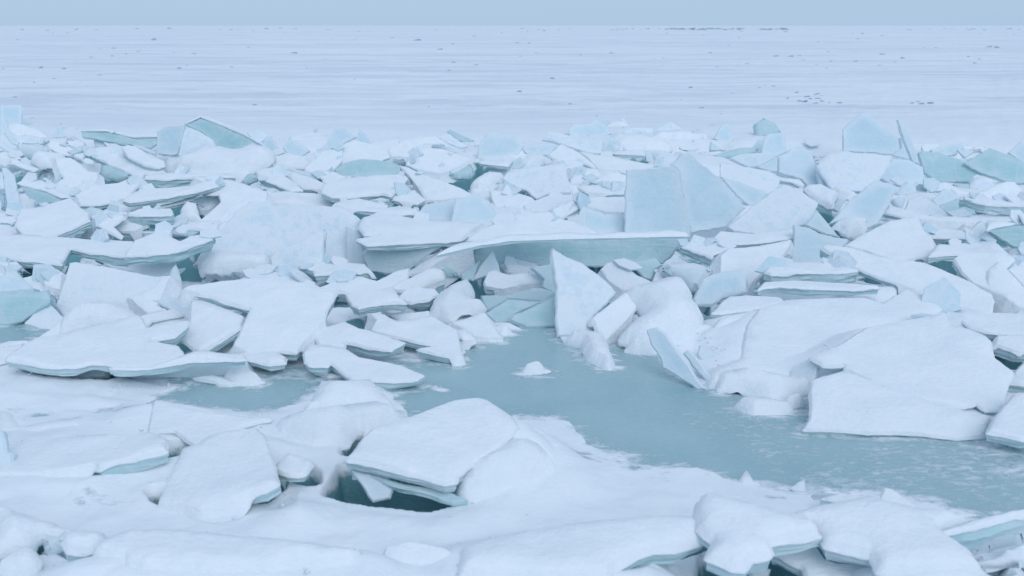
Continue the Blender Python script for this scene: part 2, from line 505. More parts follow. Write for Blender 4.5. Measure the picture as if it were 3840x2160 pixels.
S('A', '1330,305 1400,255 1562,250 1540,380 1510,495 1465,505 1390,500 1328,488', 74, -8, 's', 'upright frosted block face between the arched slab and a snowy triangle', t=.2)
S('A', '1568,245 1700,170 1900,250 2065,325 2215,412 2140,425 2010,468 1830,445 1815,395 1720,315', 68, -10, 's', 'broad smooth teal slab leaning over the snow mound at the back left', t=.15, mat='clear')
S('A', '1568,240 1700,165 1780,185 1980,265 2200,400 2070,325 1900,252 1700,175', 14, -6, 's', 'thin snow rim slab along the top of the broad teal leaning slab', z=.66, t=.04)
S('A', '1570,250 1700,305 1810,375 1838,442 1705,435 1640,505 1510,512', 60, 8, 's', 'snowy triangular slab leaning against the broad teal slab', mat='snowy')
S('A', '1400,640 1415,545 1520,560 1650,490 1720,435 1900,450 2010,468 2140,410 2245,445 2340,490 2330,560 2150,640 1900,665 1600,665', 24, 0, 'm', 'large lumpy snow mound under the broad teal leaning slab')
S('A', '718,480 850,433 965,440 1060,530 1200,600 1400,640 1290,668 1140,672 960,600', 20, -22, 's', 'long snow topped slab sloping down right above a dark teal hollow on the left', z=.10, t=.1)
S('A', '850,575 1000,612 1135,690 980,728 840,690', 62, -5, 'b', 'shadowed ice block in the hollow beneath the long sloping slab on the left', t=.15, mat='clear')
S('A', '1030,440 1080,422 1150,430 1260,505 1395,555 1400,600 1345,615 1230,592 1090,520', 24, -12, 's', 'rounded finger of snow covered ice behind the long sloping slab on the left', z=.2, t=.12)
S('A', '1085,400 1200,420 1320,470 1320,500 1240,470', 45, -10, 'c', 'small frosted splinter above the snow covered finger of ice', t=.06)
S('A', '465,530 600,524 690,580 745,642 832,650 820,735 700,720 640,790 480,742 545,700 500,640', 26, -5, 's', 'plain snow slab with a right hand notch in the left pile', z=.05)
S('A', '20,610 60,615 130,680 150,800 200,960 80,970 45,800', 70, 28, 'h', 'tall bright rimed blade standing near the left edge', t=.07, mat='snowy')
S('A', '0,640 20,650 40,790 0,780', 65, 20, 'h', 'snowy splinter at the left edge behind the tall rimed blade', t=.06, mat='snowy')
S('A', '0,830 40,850 65,910 40,950 0,955', 60, 10, 'b', 'teal ice lump at the left edge at the foot of the rimed blade', t=.15, mat='clear')
S('A', '148,742 222,703 370,722 480,800 602,860 520,862 380,800 240,765', 18, -10, 's', 'snow crusted slab over a smooth teal hollow beside the rimed blade', z=.34, t=.05)
S('A', '165,765 260,775 380,805 520,862 592,866 500,910 400,915 290,925 230,850', 68, -8, 's', 'smooth teal belly of ice under a snow crust beside the rimed blade', t=.2, mat='clear')
S('A', '175,880 235,855 285,870 292,960 270,1010 200,990 150,940', 45, 0, 'b', 'ragged snowy block at the foot of the rimed blade', t=.1, mat='snowy')
S('A', '355,700 385,690 515,780 480,785', 55, -15, 'c', 'grey ice sliver poking from the snow behind the teal belly', t=.05)
S('A', '600,800 690,760 770,700 845,772 720,835', 48, 0, 'h', 'faint snowy triangle half buried in the left pile', t=.05, mat='snowy')
S('A', '640,845 820,760 1000,740 1165,680 1232,658 1180,760 1110,852 1000,895 850,930 690,930', 24, 16, 's', 'broad snow slab rising to a thin bright corner on its right, left pile', z=.08, t=.07)
S('A', '1190,702 1240,682 1500,662 1840,655 2000,690 1640,694 1400,712', 7, 0, 's', 'long low slab with a pale edge stretching from the thin bright corner', z=.24, t=.14)
S('A', '1340,780 1490,700 1635,742 1500,776', 30, 0, 's', 'small snowy triangle under the long low slab on the left', t=.06)
S('A', '1620,690 1700,672 1850,662 1980,672 1985,720 1860,722 1640,728', 55, 0, 'b', 'pale ice loaf tucked at the right end of the long low slab', t=.12)
S('A', '1040,885 1200,790 1400,780 1640,768 1830,697 1905,742 1850,768 1600,830 1350,875 1100,908', 11, 10, 's', 'long arrow shaped snow slab pointing right over stacked layers', z=.22, t=.08)
S('A', '1290,945 1500,905 1850,790 1885,800 1720,850 1500,920 1330,955', 14, 8, 's', 'thin lower layer under the arrow shaped snow slab', z=.12, t=.06)
S('A', '870,975 1040,905 1300,890 1345,930 1290,952 1100,985 960,990', 14, 5, 's', 'short snow ledge left of the stacked layers in the left pile', z=.06, t=.06)
S('A', '1090,1002 1200,958 1450,956 1472,1000 1450,1015 1200,1018', 11, 0, 's', 'thick snow topped ledge ending in a square corner, left pile', z=.26, t=.18)
S('A', '955,1122 1000,1070 1180,1028 1272,1080 1262,1110 1140,1160 1050,1162 970,1150', 36, 0, 'b', 'rounded snow topped boulder of ice above the dark gap on the left', z=.08, t=.2, cap=True)
S('A', '760,985 900,975 1080,990 1080,1040 960,1060 880,1060 780,1040', 20, 0, 's', 'flat snow ledge above the rounded boulder of ice on the left', z=.08)
S('A', '818,1090 880,1042 980,1010 1060,1032 960,1112 1042,1190 1030,1216 900,1142', 26, 12, 's', 'crooked snow slab left of the rounded boulder, tip over the dark gap', z=.08, t=.06)
S('A', '1165,1180 1215,1145 1320,1175 1200,1220', 20, 0, 's', 'little snow tile right of the dark gap on the left', t=.06)
S('A', '1680,940 1700,872 1780,838 1872,850 1862,900 1780,982 1700,985', 38, 0, 'b', 'big rounded snowball like lump left of the large leaning frosted slab', t=.15, mat='snowy', cap=True)
S('A', '1535,960 1590,895 1660,912 1682,1000 1720,1060 1530,1072', 34, 0, 'm', 'bumpy snow bank under the snowball like lump')
S('A', '1640,700 1780,700 1960,720 2264,815 2264,880 2090,900 1900,1060 1700,1060 1790,985 1880,900 1860,840 1700,840 1860,780', 22, 0, 's', 'wide snow slope behind the large leaning frosted slab', t=.06)
S('A', '1425,1080 1600,1074 1862,1068 1840,1152 1700,1140 1500,1120', 14, 0, 's', 'pointed snow wedge left of the large leaning frosted slab', z=.10, t=.08)
S('A', '1450,1145 1520,1120 1700,1150 1560,1232 1490,1228', 55, -10, 'c', 'bare grey shell of ice lying under the pointed snow wedge', t=.05, mat='clear')
S('A', '1060,1362 1150,1230 1300,1172 1450,1130 1460,1200 1530,1238 1610,1192 1832,1158 1800,1218 1600,1290 1432,1342', 13, 8, 's', 'snow slab with a thick teal edge left of the large leaning frosted slab', z=.26, t=.12)
S('A', '125,1100 180,962 300,958 600,868 690,958 762,1000 765,1060 620,1128 430,1200 200,1170', 16, -6, 's', 'big snow slab whose thick right edge overhangs a dark gap, far left', z=.14, t=.09)
S('A', '0,1000 80,990 152,1005 140,1080 0,1070', 16, 0, 's', 'snow slab at the left edge behind the big overhanging one', z=.07)
S('A', '0,1095 120,1100 205,1108 185,1160 60,1192 0,1192', 12, 0, 's', 'lower snow slab at the left edge beside the big overhanging one', z=.06)
S('A', '665,1218 740,1120 790,1090 805,1215', 52, -10, 'h', 'snowy triangular slab leaning inside the dark gap on the left', t=.06, mat='snowy')
S('A', '800,1218 820,1110 900,1150 942,1220', 30, -10, 's', 'small snow slope beside the leaning triangle in the dark gap on the left', t=.05)
# large leaning frosted slab
S('P', '935,750 1015,752 1022,768 1070,763 1170,768 1250,770 1300,786 1352,822 1345,850 1330,882 1300,985 1200,990 1050,970 940,960 800,962 718,998 800,890 880,800', 52, 0, 's', 'large leaning frosted slab with cracks, left of centre', mat='snowy', t=.1)
S('P', '1010,968 1034,942 1120,904 1216,856 1206,985 1190,1040 1120,1055 1060,1042 1022,1015', 52, -8, 's', 'frosted broken quarter resting on the lower middle of the large leaning slab', mat='snowy', t=.1)
S('P', '1222,862 1298,884 1302,990 1210,990', 54, -3, 's', 'narrow frosted piece cracked off the right side of the large leaning slab', mat='snowy', t=.1)
S('P', '1296,846 1312,846 1370,886 1338,904 1362,930 1366,972 1382,1005 1300,992', 76, -5, 'h', 'upright bare pane at the right end of the large leaning frosted slab', t=.15, mat='frost')
S('P', '740,968 780,945 870,955 1010,962 1020,1015 900,1010 800,1020 748,1010', 28, 0, 'm', 'snow bank along the foot of the large leaning frosted slab')
# back row, centre left
S('B', '60,312 170,284 232,340 160,402 90,352', 64, 5, 'h', 'faint snowy shard behind the broad teal leaning slab tip', mat='snowy')
S('B', '172,412 262,338 332,470 240,488', 72, -5, 'h', 'small grey triangle standing right of the large lumpy snow mound')
S('B', '360,440 420,358 560,420 592,460 520,510 430,522', 60, 0, 'h', 'dull frosted triangle on the snow left of the trapezoid shard', mat='frost')
S('B', '420,345 640,308 750,340 720,392 560,390 430,372', 14, 0, 's', 'low flat slab buried in the far snow behind the dull frosted triangle', t=.06)
S('B', '700,452 770,340 805,272 860,262 990,350 880,402 880,440 770,452', 72, 0, 'h', 'trapezoid ice shard on the skyline of the ridge, left of centre')
S('B', '988,372 1015,274 1060,310 1130,412 1000,412', 74, 0, 'h', 'slim pointed shard right behind the trapezoid one', t=.06)
S('B', '878,412 985,380 1130,415 1250,452 1272,520 1150,562 1000,540 880,580 808,612 852,550 872,500', 28, 0, 's', 'tilted snow slab in front of the slim pointed shard')
S('B', '255,520 330,470 520,515 680,480 560,600 545,620 330,600 220,590', 22, 0, 's', 'plain snow sheet right of the large lumpy snow mound', t=.06)
S('B', '548,615 690,472 872,440 862,555 800,622 662,662 550,642', 34, -8, 's', 'smooth square snow slab with a cracked right side, left of the dark arch')
S('B', '1240,482 1290,430 1420,370 1660,342 1762,400 1560,408 1490,452 1440,522 1282,522', 40, 0, 's', 'frosty slab with a faint left edge behind the wide sloping snow slab', mat='snowy')
S('B', '1750,300 1782,284 1985,376 1925,402 1850,372', 56, -20, 'h', 'dark bare plank leaning on the skyline near the centre', t=.08, mat='clear')
S('B', '1668,345 1760,318 1850,372 1930,430 1870,442 1770,400', 54, 0, 'h', 'bright snowy plate below the dark bare plank near the centre', mat='snowy', t=.06)
S('B', '1560,405 1670,398 1780,425 1900,497 1770,468 1560,440', 62, 0, 'h', 'thin bare strip of ice above the wide sloping snow slab', t=.06, mat='frost')
S('B', '1410,582 1490,452 1600,440 1720,455 1960,540 1770,642 1700,662 1610,650 1480,612', 33, -6, 's', 'wide sloping snow slab in the back row at the centre', t=.12, z=.05)
S('B', '1608,652 1722,558 1738,580 1700,685', 66, 0, 'h', 'small frosty sail against the front of the wide sloping snow slab', t=.05)
S('B', '1760,655 1860,620 1960,560 2000,640 1960,690 1840,690', 50, 8, 'b', 'jumble block of teal ice right under the wide sloping snow slab', t=.15, mat='clear')
S('B', '800,622 880,570 950,548 1050,533 1180,545 1325,575 1360,660 1200,682 1000,695 880,702', 68, 0, 's', 'dark arched ice face standing in the snow left of centre', t=.15, mat='clear')
S('B', '960,640 1050,604 1152,640 1172,682 1000,696', 60, 0, 's', 'frosted oval plate leaning on the dark arched ice face', t=.06, mat='snowy')
S('B', '1325,578 1350,590 1420,660 1362,662', 60, -15, 'c', 'thin snowy flake at the right end of the dark arched ice face', t=.05, mat='snowy')
S('B', '655,668 770,630 890,690 840,712 700,702', 26, 0, 's', 'small snow pad at the left foot of the dark arched ice face', t=.06)
S('B', '0,722 60,652 132,640 152,700 60,740 10,752', 56, 5, 'b', 'dark teal block under the tail of two sloping snow slabs left of centre', t=.15, mat='clear')
S('B', '128,640 280,606 390,690 480,752 532,800 430,812 300,752 160,702', 17, -18, 's', 'left one of two parallel sloping snow slabs over a teal hollow', z=.12, t=.09)
S('B', '282,618 420,640 650,712 735,752 690,800 540,795 400,690', 20, -18, 's', 'right one of two parallel sloping snow slabs, with a groove between', z=.08, t=.08)
S('B', '278,588 400,602 600,652 662,692 620,702 400,628', 62, 0, 'h', 'thin grey rail of ice behind the two parallel sloping snow slabs', t=.06)
S('B', '1350,588 1422,610 1620,692 1880,782 2005,852 1900,872 1700,890 1562,900 1482,732', 30, -20, 's', 'big fan shaped snow slab with a thick white left edge at the centre', z=.04, t=.1)
S('B', '688,822 722,740 900,702 1390,664 1425,702 1282,856 1200,838 920,868 780,862', 11, -4, 's', 'large level snow slab with a slanting right end, left of the fan shaped one', z=.14, t=.07)
S('B', '0,820 190,812 640,830 780,870 840,900 790,932 640,922 250,924 80,880 0,880', 12, 0, 's', 'long snow bank slab along the top of the large leaning frosted slab', t=.05)
S('B', '788,925 900,888 1012,880 1252,928 1240,958 1160,980 990,970 870,948', 9, 0, 's', 'oval snow slab over a small dark gap above the wide central snow sheet', z=.10, t=.06)
S('B', '1285,860 1480,798 1572,882 1500,918 1300,882', 12, 0, 's', 'snow tongue bridging the teal gap left of the fan shaped slab', z=.08, t=.06)
S('B', '1310,800 1420,770 1490,760 1480,800 1400,830', 40, 0, 'b', 'small teal block in the gap left of the fan shaped slab', t=.08)
S('B', '1000,1122 1040,1045 1260,955 1452,950 1522,1000 1310,1012 1500,1052 1800,1076 2062,1100 1880,1225 1750,1238 1200,1262 1080,1272 980,1220 1190,1188 1060,1190', 9, 0, 's', 'wide central snow sheet lying left of the overhanging slab', z=.30, t=.07)
S('B', '1500,1000 1572,920 1830,870 1832,1072 1790,1072 1510,1052', 66, -4, 's', 'bluish clear pane left of a folded one, behind the wide central snow sheet', mat='frost', t=.1)
S('B', '1832,870 2032,828 2120,912 2235,1052 2085,1096 1790,1075', 66, 6, 's', 'bluish folded pane with a sharp diagonal crease at the centre', mat='frost', t=.1)
S('B', '1298,1002 1330,988 1500,968 1502,1052 1310,1038', 36, 0, 'b', 'low whitish kerb of ice left of the bluish clear pane', t=.1)
# back row, centre right
S('C', '750,290 790,240 930,232 980,195 1062,240 1122,320 1000,362 850,352 760,332', 66, 0, 's', 'faint frosted slab on the skyline right of centre', mat='frost')
S('C', '1060,235 1200,210 1255,245 1120,300', 20, 0, 's', 'small snowy plate right behind the faint skyline slab', t=.05)
S('C', '1220,302 1290,265 1470,270 1452,350 1225,346', 60, 0, 's', 'faint square frosted slab second on the skyline right of centre', mat='snowy')
S('C', '1478,292 1620,214 1735,290 1500,302', 62, 0, 'h', 'faint snowy triangle third on the skyline right of centre', mat='snowy')
S('C', '1988,360 2050,250 2112,225 2152,400 2062,392', 72, 6, 'h', 'pale blunt shard standing left of the grey boulder on the skyline')
S('C', '1720,310 1800,290 1885,284 1842,322 1760,325', 45, 0, 'c', 'dark bare flake on the far snow near the skyline, nearer one of two', t=.05, mat='clear')
S('C', '1908,270 1970,235 2032,250 2000,268', 45, 0, 'c', 'dark bare flake on the far snow near the skyline, farther one of two', t=.06, mat='clear')
S('C', '1440,380 1500,312 1700,320 1950,342 1905,382 1640,390', 22, 0, 'm', 'long snow hump with a grooved shadowed front near the skyline')
S('C', '1080,385 1130,335 1400,362 1640,440 1600,470 1400,470 1160,460', 18, 0, 'm', 'smooth snow drift right of the dented frosted slab')
S('C', '530,372 570,302 650,305 860,362 1052,382 1030,492 920,482 800,442 640,390', 54, 0, 's', 'dented frosted slab under a snowy lip in the back row, right of centre', mat='snowy')
S('C', '1052,388 1130,338 1190,400 1162,440 1040,492', 54, 14, 's', 'narrow frosted piece split from the right of the dented slab', mat='frost', t=.06)
S('C', '1080,478 1130,460 1400,465 1402,505 1150,492', 8, 0, 's', 'thin level slab like a plank with dark shadow under it, right of centre', z=.12, t=.06)
S('C', '1400,470 1440,450 1480,560 1410,555', 66, 0, 'h', 'pale small shard at the right end of the plank like level slab', t=.05)
S('C', '1470,600 1490,520 1565,512 1545,605', 66, -5, 'h', 'small pale tablet behind the tall clear pane', t=.06)
S('C', '1955,462 1962,385 2082,462', 66, 4, 'h', 'small faint triangle in front of the pale blunt shard')
S('C', '1690,432 1852,440 1800,460 1720,452', 40, 0, 'c', 'thin bare chip on the snow left of the small faint triangle', t=.05, mat='clear')
S('C', '1925,510 2010,490 2200,432 2330,428 2380,440 2260,502 2120,518 1990,520', 50, 0, 'b', 'dark grey slab of clear ice lying on the snow below the grey boulder', t=.12, mat='clear')
S('C', '-15,420 60,312 130,325 300,340 372,420 320,500 220,532 -20,530', 60, 0, 's', 'big dull frosted face in the back row at the centre', mat='frost')
S('C', '172,460 212,414 330,450 392,502 262,532', 44, 0, 's', 'bright snow plate leaning on the big dull frosted face', t=.06, cap=True)
S('C', '340,422 600,394 652,410 580,500 400,492', 54, 0, 's', 'frosty plate right of the big dull frosted face', mat='frost')
S('C', '580,502 690,410 840,480 940,560 992,622 900,602 620,542', 42, -10, 's', 'smooth snowy triangle sloping right in the back row', z=.03)
S('C', '840,475 1100,520 1470,588 1460,620 1230,640 1000,622 920,522', 17, -5, 's', 'long snow apron behind the tall clear pane', t=.06)
S('C', '245,602 345,508 382,578 302,632', 66, -8, 'h', 'bare bluish diamond shard above the large kite shaped slab', t=.06)
S('C', '382,580 432,500 540,520 560,575 470,602', 48, 0, 's', 'crumpled snowy plate right of the bluish diamond shard', t=.06, mat='snowy')
S('C', '-20,535 100,525 282,540 242,598 140,590 0,572', 8, 0, 's', 'flat snow plank left of the bluish diamond shard', z=.16, t=.08)
S('C', '70,642 142,598 276,622 232,672 80,662', 36, 0, 'b', 'rounded snowy block under the flat snow plank at the centre', t=.1, mat='snowy')
S('C', '-40,720 60,665 200,672 190,700 60,745 100,800 -20,800 -80,760', 25, 0, 'm', 'small snow heap left of the large kite shaped slab', z=.03)
S('C', '185,702 222,650 470,600 722,568 742,680 778,826 600,822 482,876 400,802 300,772', 46, 4, 's', 'large kite shaped snowy slab with a dark undercut at its lower left', mat='snowy', t=.12)
S('C', '725,600 862,660 912,752 772,748', 30, 10, 's', 'snow wedge at the right side of the large kite shaped slab', t=.06)
S('C', '620,542 830,552 1002,632 870,682 722,602', 20, 0, 's', 'flat snow plate above the right side of the large kite shaped slab', t=.06)
S('C', '872,722 1150,650 1250,640 1235,800 1082,742', 28, 0, 's', 'snow slope touching the left edge of the tall clear pane', t=.06)
S('C', '830,772 1040,758 1240,800 1232,830 1062,838 902,818', 12, -4, 's', 'low snow slab with a dark toothed edge left of the tall clear pane', z=.10, t=.08)
S('C', '1046,852 1082,790 1172,830 1178,856', 50, 0, 'h', 'small snowy lump leaning on the dark toothed edge', t=.05, mat='snowy')
S('C', '80,812 240,808 452,872 392,922 322,962 132,952', 22, -6, 's', 'smooth snow slab right of the folded pane', t=.07)
S('C', '370,922 600,832 902,836 622,962 470,1002 392,962', 28, 0, 's', 'frosty sheet below the large kite shaped slab', mat='snowy', cap=False)
S('C', '620,962 832,870 702,1040 652,1042', 34, 0, 's', 'slim snow triangle left of the curved frosted slab', t=.06)
S('C', '692,1042 832,870 1232,858 1228,985 1062,1000 872,930', 28, 0, 's', 'snow slope above the curved frosted slab beside the tall clear pane', t=.06)
S('C', '800,1072 872,930 1062,1002 1228,1000 1226,1168 992,1168 932,1122 832,1102', 62, 0, 's', 'curved frosted slab left of the tall clear pane, behind the overhanging slab', mat='frost')
S('C', '-20,1150 200,1060 335,955 480,1000 590,990 650,1042 800,1075 930,1120 1000,1172 700,1185 300,1195 0,1225 -100,1225', 16, 0, 's', 'peaked snow slab resting on top of the overhanging slab', z=.42, t=.05)
S('C', '1240,622 1500,610 1562,590 1640,600 1690,640 1720,800 1782,1082 1780,1200 1600,1200 1230,1200 1235,980', 80, -4, 's', 'tall clear pane standing upright, left one of the joined pair', mat='frost', t=.12)
S('C', '1640,592 1722,490 1782,485 1900,590 2030,682 2264,950 2090,1112 1790,1165 1760,1040 1712,800 1690,640', 76, 10, 's', 'tall clear pane with a pointed top, right one of the joined pair', mat='frost', t=.12)
S('D', '0,680 180,730 410,826 300,930 258,935 150,850 60,745', 68, 8, 's', 'bluish clear plate with a white rim right of the joined tall panes', mat='frost')
# overhanging slab
S('P', '1362,952 1385,925 1560,914 1668,918 1620,950 1540,1005 1480,1030 1386,1020 1366,980', 82, -6, 's', 'thick layered left part of the overhanging slab, with a ragged left end', mat='edge', t=.25)
S('P', '1640,960 1720,925 1800,912 1912,896 2030,895 2240,888 2505,874 2578,886 2548,920 2526,952 2485,992 2400,1000 2080,1002 1850,1000 1700,1010', 74, 2, 's', 'long thick teal overhanging slab above the frozen pool', mat='clear', t=.3)
S('P', '1640,955 1720,918 1800,905 1912,888 2250,880 2506,868 2582,884 2240,892 2030,898 1912,902 1800,918', 5, 0, 's', 'thin snow crust along the top of the overhanging slab', z=.62, t=.03)
S('P', '1530,1020 1640,948 1750,888 1838,830 1852,840 1800,885 1730,938 1600,1022 1535,1032', 44, -22, 's', 'narrow diagonal plank of snowy ice crossing in front of the overhanging slab', t=.14)
S('F', '500,222 700,188 900,195 1062,220 1122,268 900,290 640,300 630,262', 8, 0, 's', 'low oval snow slab below the large leaning frosted slab', z=.10, t=.07)
S('F', '1685,250 1762,180 1862,302 1740,305', 60, 0, 'b', 'teal block in shadow beneath the right end of the diagonal plank', t=.1, mat='clear')
S('F', '1960,352 2050,210 2145,85 2216,280 2080,312', 70, -5, 'h', 'bright pointed shard standing under the overhanging slab', t=.07)
S('F', '1870,290 2040,170 1990,330 1900,350', 56, 5, 'h', 'dim teal shard left of the bright pointed one under the overhanging slab', t=.06, mat='clear')
S('F', '1288,402 1450,330 1580,270 1642,254 1732,282 1742,362 1500,432 1310,436', 40, 5, 'b', 'ice loaf with a snowy back under the diagonal plank', t=.15)
S('G', '165,212 300,160 400,180 505,202 420,235 220,282', 52, 0, 'c', 'frosty ledge of ice right of the bright pointed shard', t=.1)
S('G', '212,290 230,228 300,220 412,228 480,280 420,310 300,310', 36, 0, 'b', 'upper one of two stacked snowy boulders of ice under the overhanging slab', t=.12, mat='snowy')
S('G', '38,362 70,280 120,268 230,300 420,290 482,280 542,332 530,392 350,402 180,432 50,402', 40, 0, 'b', 'lower one of two stacked snowy boulders of ice under the overhanging slab', t=.15, mat='frost')
S('G', '425,232 600,200 640,400 652,470 520,402 542,332', 62, -5, 's', 'shaded teal slab between the stacked boulders and the big snowy shard', mat='clear')
S('G', '0,465 200,462 520,402 640,450 540,522 240,502 60,610', 48, 0, 's', 'shaded teal ledge below the stacked snowy boulders', mat='clear', t=.15)
S('G', '38,622 240,502 540,522 640,478 280,642 258,702 130,702', 56, -4, 's', 'dark teal plate at the back of the frozen pool', mat='clear')
S('G', '256,682 282,640 440,570 640,475 645,735 400,745 340,720', 62, -4, 's', 'dark triangular plate standing at the edge of the frozen pool', mat='clear')
S('G', '100,712 250,704 380,768 180,762', 30, 0, 'c', 'low bare flake at the waterline of the frozen pool', t=.04)
S('G', '1280,202 1380,165 1482,150 1552,212 1480,262 1462,342 1400,332', 60, 0, 's', 'teal plate tucked under the right end of the overhanging slab', mat='clear')
S('G', '1480,262 1640,290 1720,352 1560,362 1462,350 1500,250', 38, 0, 's', 'small rough snowy plate left of the dome shaped loaf', mat='snowy', cap=False)
S('G', '1550,222 1580,185 1720,165 1900,190 1992,240 1930,302 1872,412 1780,402 1700,330', 48, 0, 'b', 'dome shaped loaf of ice with a snowy crown right of the overhanging slab', t=.2)
S('G', '1810,502 1900,322 1962,290 2230,240 2262,282 2266,445 2060,492 1980,552 1832,562', 60, -4, 's', 'smooth frosted slab with a cut corner right of the snow covered heap', mat='frost')
S('H', '0,105 60,62 250,45 482,2 470,62 410,142 320,200 212,302 200,332 155,205 0,235', 44, 5, 's', 'broad rough snowy slab under the smooth triangular pane on the right', mat='snowy')
S('G', '1690,50 1742,15 2080,38 2132,75 1982,115 1970,150 1850,105', 10, -10, 's', 'snow slab with a chipped pale edge right of the overhanging slab end', z=.22, t=.12)
S('D', '0,1150 280,1172 640,1132 622,1208 300,1252 50,1262 -60,1220', 9, 0, 's', 'smooth snow sheet at the foot of the joined tall panes', z=.20, t=.05)
# right back
S('D', '1040,282 1190,145 1242,140 1450,302 1542,362 1562,442 1462,498 1300,484 1045,468', 76, 0, 's', 'tallest pointed slab standing on the skyline at the right', mat='frost', t=.1)
S('D', '1508,200 1530,190 1620,352 1702,582 1640,562 1562,362', 74, 28, 'h', 'thin tall spike right of the tallest pointed slab', t=.06)
S('D', '1458,502 1542,440 1532,352 1622,542', 70, 5, 'h', 'teal wedge between the thin spike and the tallest pointed slab', mat='frost', t=.08)
S('D', '300,232 370,180 470,220 526,302 382,352 318,366', 60, 0, 'b', 'grey clear boulder of ice on the skyline right of centre', t=.2, mat='clear')
S('D', '348,500 382,340 432,314 542,310 572,472 482,512', 68, 4, 's', 'pale blank tablet of ice in front of the grey clear boulder', mat='frost', t=.08)
S('D', '255,475 272,440 322,370 376,358 350,482', 62, -6, 'h', 'small pale wedge left of the blank tablet', t=.06)
S('D', '80,522 170,490 340,478 485,512 330,592 250,602', 48, 0, 's', 'low frosty plate below the blank tablet', mat='frost')
S('D', '0,570 120,580 420,632 512,692 500,742 410,822 300,792 0,682', 40, -4, 's', 'big snow dusted slab behind the joined tall panes', mat='snowy', cap=False)
S('D', '310,602 500,508 502,645 425,640', 62, -10, 's', 'small teal plate left of the tall blank arch shaped pane', mat='frost')
S('D', '500,512 572,478 602,440 700,430 762,472 802,542 852,752 742,762 692,702 500,652', 68, 6, 's', 'tall blank arch shaped pane in the right back row', mat='frost')
S('D', '440,648 560,690 660,685 710,750 690,765 620,730 500,710', 40, 0, 's', 'snowy bar lying at the foot of the arch shaped pane', t=.08)
S('D', '818,592 902,490 1050,464 1460,510 1402,642 1342,722 1200,802 950,792 852,652', 45, 0, 's', 'broad snowy slab below the tallest pointed slab', mat='snowy')
S('D', '818,612 1022,680 932,782 852,752', 60, 6, 's', 'frosty triangular plate right of the arch shaped pane', mat='frost')
S('D', '1358,692 1402,582 1482,528 1602,540 1722,602 1732,702 1862,722 1522,752 1452,752', 60, 0, 's', 'frosted cloudy plate right of the broad snowy slab', mat='frost')
S('D', '1678,482 1722,460 1862,482 2072,552 2232,662 2132,732 1862,732 1732,652', 68, -6, 's', 'smooth teal triangular pane in the right back row', mat='clear')
S('D', '2068,572 2290,434 2452,500 2620,580 2640,740 2576,740 2440,742 2352,702 2200,652', 68, -6, 's', 'large smooth blue slab at the right edge', mat='clear')
S('D', '2440,482 2552,384 2640,400 2640,600 2560,560', 70, -8, 'h', 'bluish peak behind the large smooth blue slab at the right edge', mat='frost')
S('D', '1788,452 2002,400 2060,388 2072,432 2002,500 1872,512 1800,482', 60, 0, 's', 'faint frosted plate behind the smooth teal triangular pane', mat='frost')
S('D', '1708,422 1742,405 1872,412 1802,470 1725,470', 40, 0, 'c', 'teal flat flake behind the thin tall spike', t=.08, mat='clear')
S('D', '2058,425 2252,432 2162,452 2060,448', 40, 0, 'c', 'teal flat flake left of the bluish peak', t=.06, mat='clear')
S('D', '2010,455 2162,460 2080,522', 55, 0, 'c', 'small frosted triangle right of the faint frosted plate', t=.06)
S('D', '2128,702 2232,664 2332,690 2346,742 2282,792 2130,806', 56, 0, 'b', 'rough snowy cube in front of the large smooth blue slab', t=.15, mat='snowy')
S('D', '1488,832 1582,718 1662,742 1682,832 1562,852', 60, 0, 'b', 'bluish block below the frosted cloudy plate', t=.1)
S('D', '1682,740 1902,734 1802,832 1692,832', 62, 0, 'b', 'second bluish block right beside the first below the teal pane', t=.1, mat='clear')
S('D', '1975,740 2130,735 2130,800 2040,790', 60, 0, 'b', 'low teal block left of the rough snowy cube', t=.1, mat='clear')
S('D', '1765,802 1782,750 1912,732 2052,802 2242,872 2040,872 1960,790', 34, -12, 's', 'long snowy rail slab sloping down right in the right pile', t=.08)
S('D', '1800,880 1900,780 1962,800 2025,862 1942,902 1842,932', 52, 0, 's', 'frosted fan shaped plate under the long snowy rail slab', mat='frost')
S('D', '1460,870 1520,845 1575,860 1560,930 1530,965', 52, 5, 'b', 'small bluish wedge left of a snowy triangle in the right pile', t=.08)
S('D', '1556,972 1600,880 1690,838 1782,880 1882,952 1942,1016 1832,1032 1602,982', 48, -6, 's', 'rough snowy triangle lying in the right pile', mat='snowy')
S('D', '2175,832 2322,760 2400,735 2492,733 2562,810 2562,882 2402,902 2272,872', 40, 0, 'b', 'lumpy snowy block by the right edge under the blue slab', t=.2, mat='snowy')
S('D', '1850,932 2062,860 2252,882 2162,962 2172,1002 2042,1012 1932,1012', 56, 0, 's', 'shaded bluish slab right of the rough snowy triangle', mat='clear')
S('D', '2030,870 2070,850 2290,880 2640,900 2640,935 2250,922', 14, -3, 's', 'flat snow ledge at the right edge below the lumpy block', z=.24, t=.14)
S('D', '2155,965 2232,920 2640,935 2640,1012 2302,1002', 62, 0, 's', 'bluish face beneath the flat snow ledge at the right edge', mat='frost', t=.15)
S('D', '1395,992 1442,930 1562,970 1832,1030 2022,1018 2640,1005 2640,1062 2282,1090 1992,1068 1802,1055 1562,1030', 13, -3, 's', 'long snow bank crossing the right pile', t=.07, z=.05)
S('D', '938,1082 1102,880 1332,708 1512,760 1432,932 1340,1082 1222,1142 1242,1062 1002,1062', 58, 12, 's', 'tilted rectangular pane leaning left in the right pile', mat='frost', t=.08)
S('D', '953,962 982,846 1072,880 1002,982', 66, 0, 'h', 'small grey tablet behind the tilted rectangular pane', t=.06)
S('D', '940,800 1000,780 1180,850 1100,880 1010,850', 24, 0, 'm', 'small snow heap above the tilted rectangular pane')
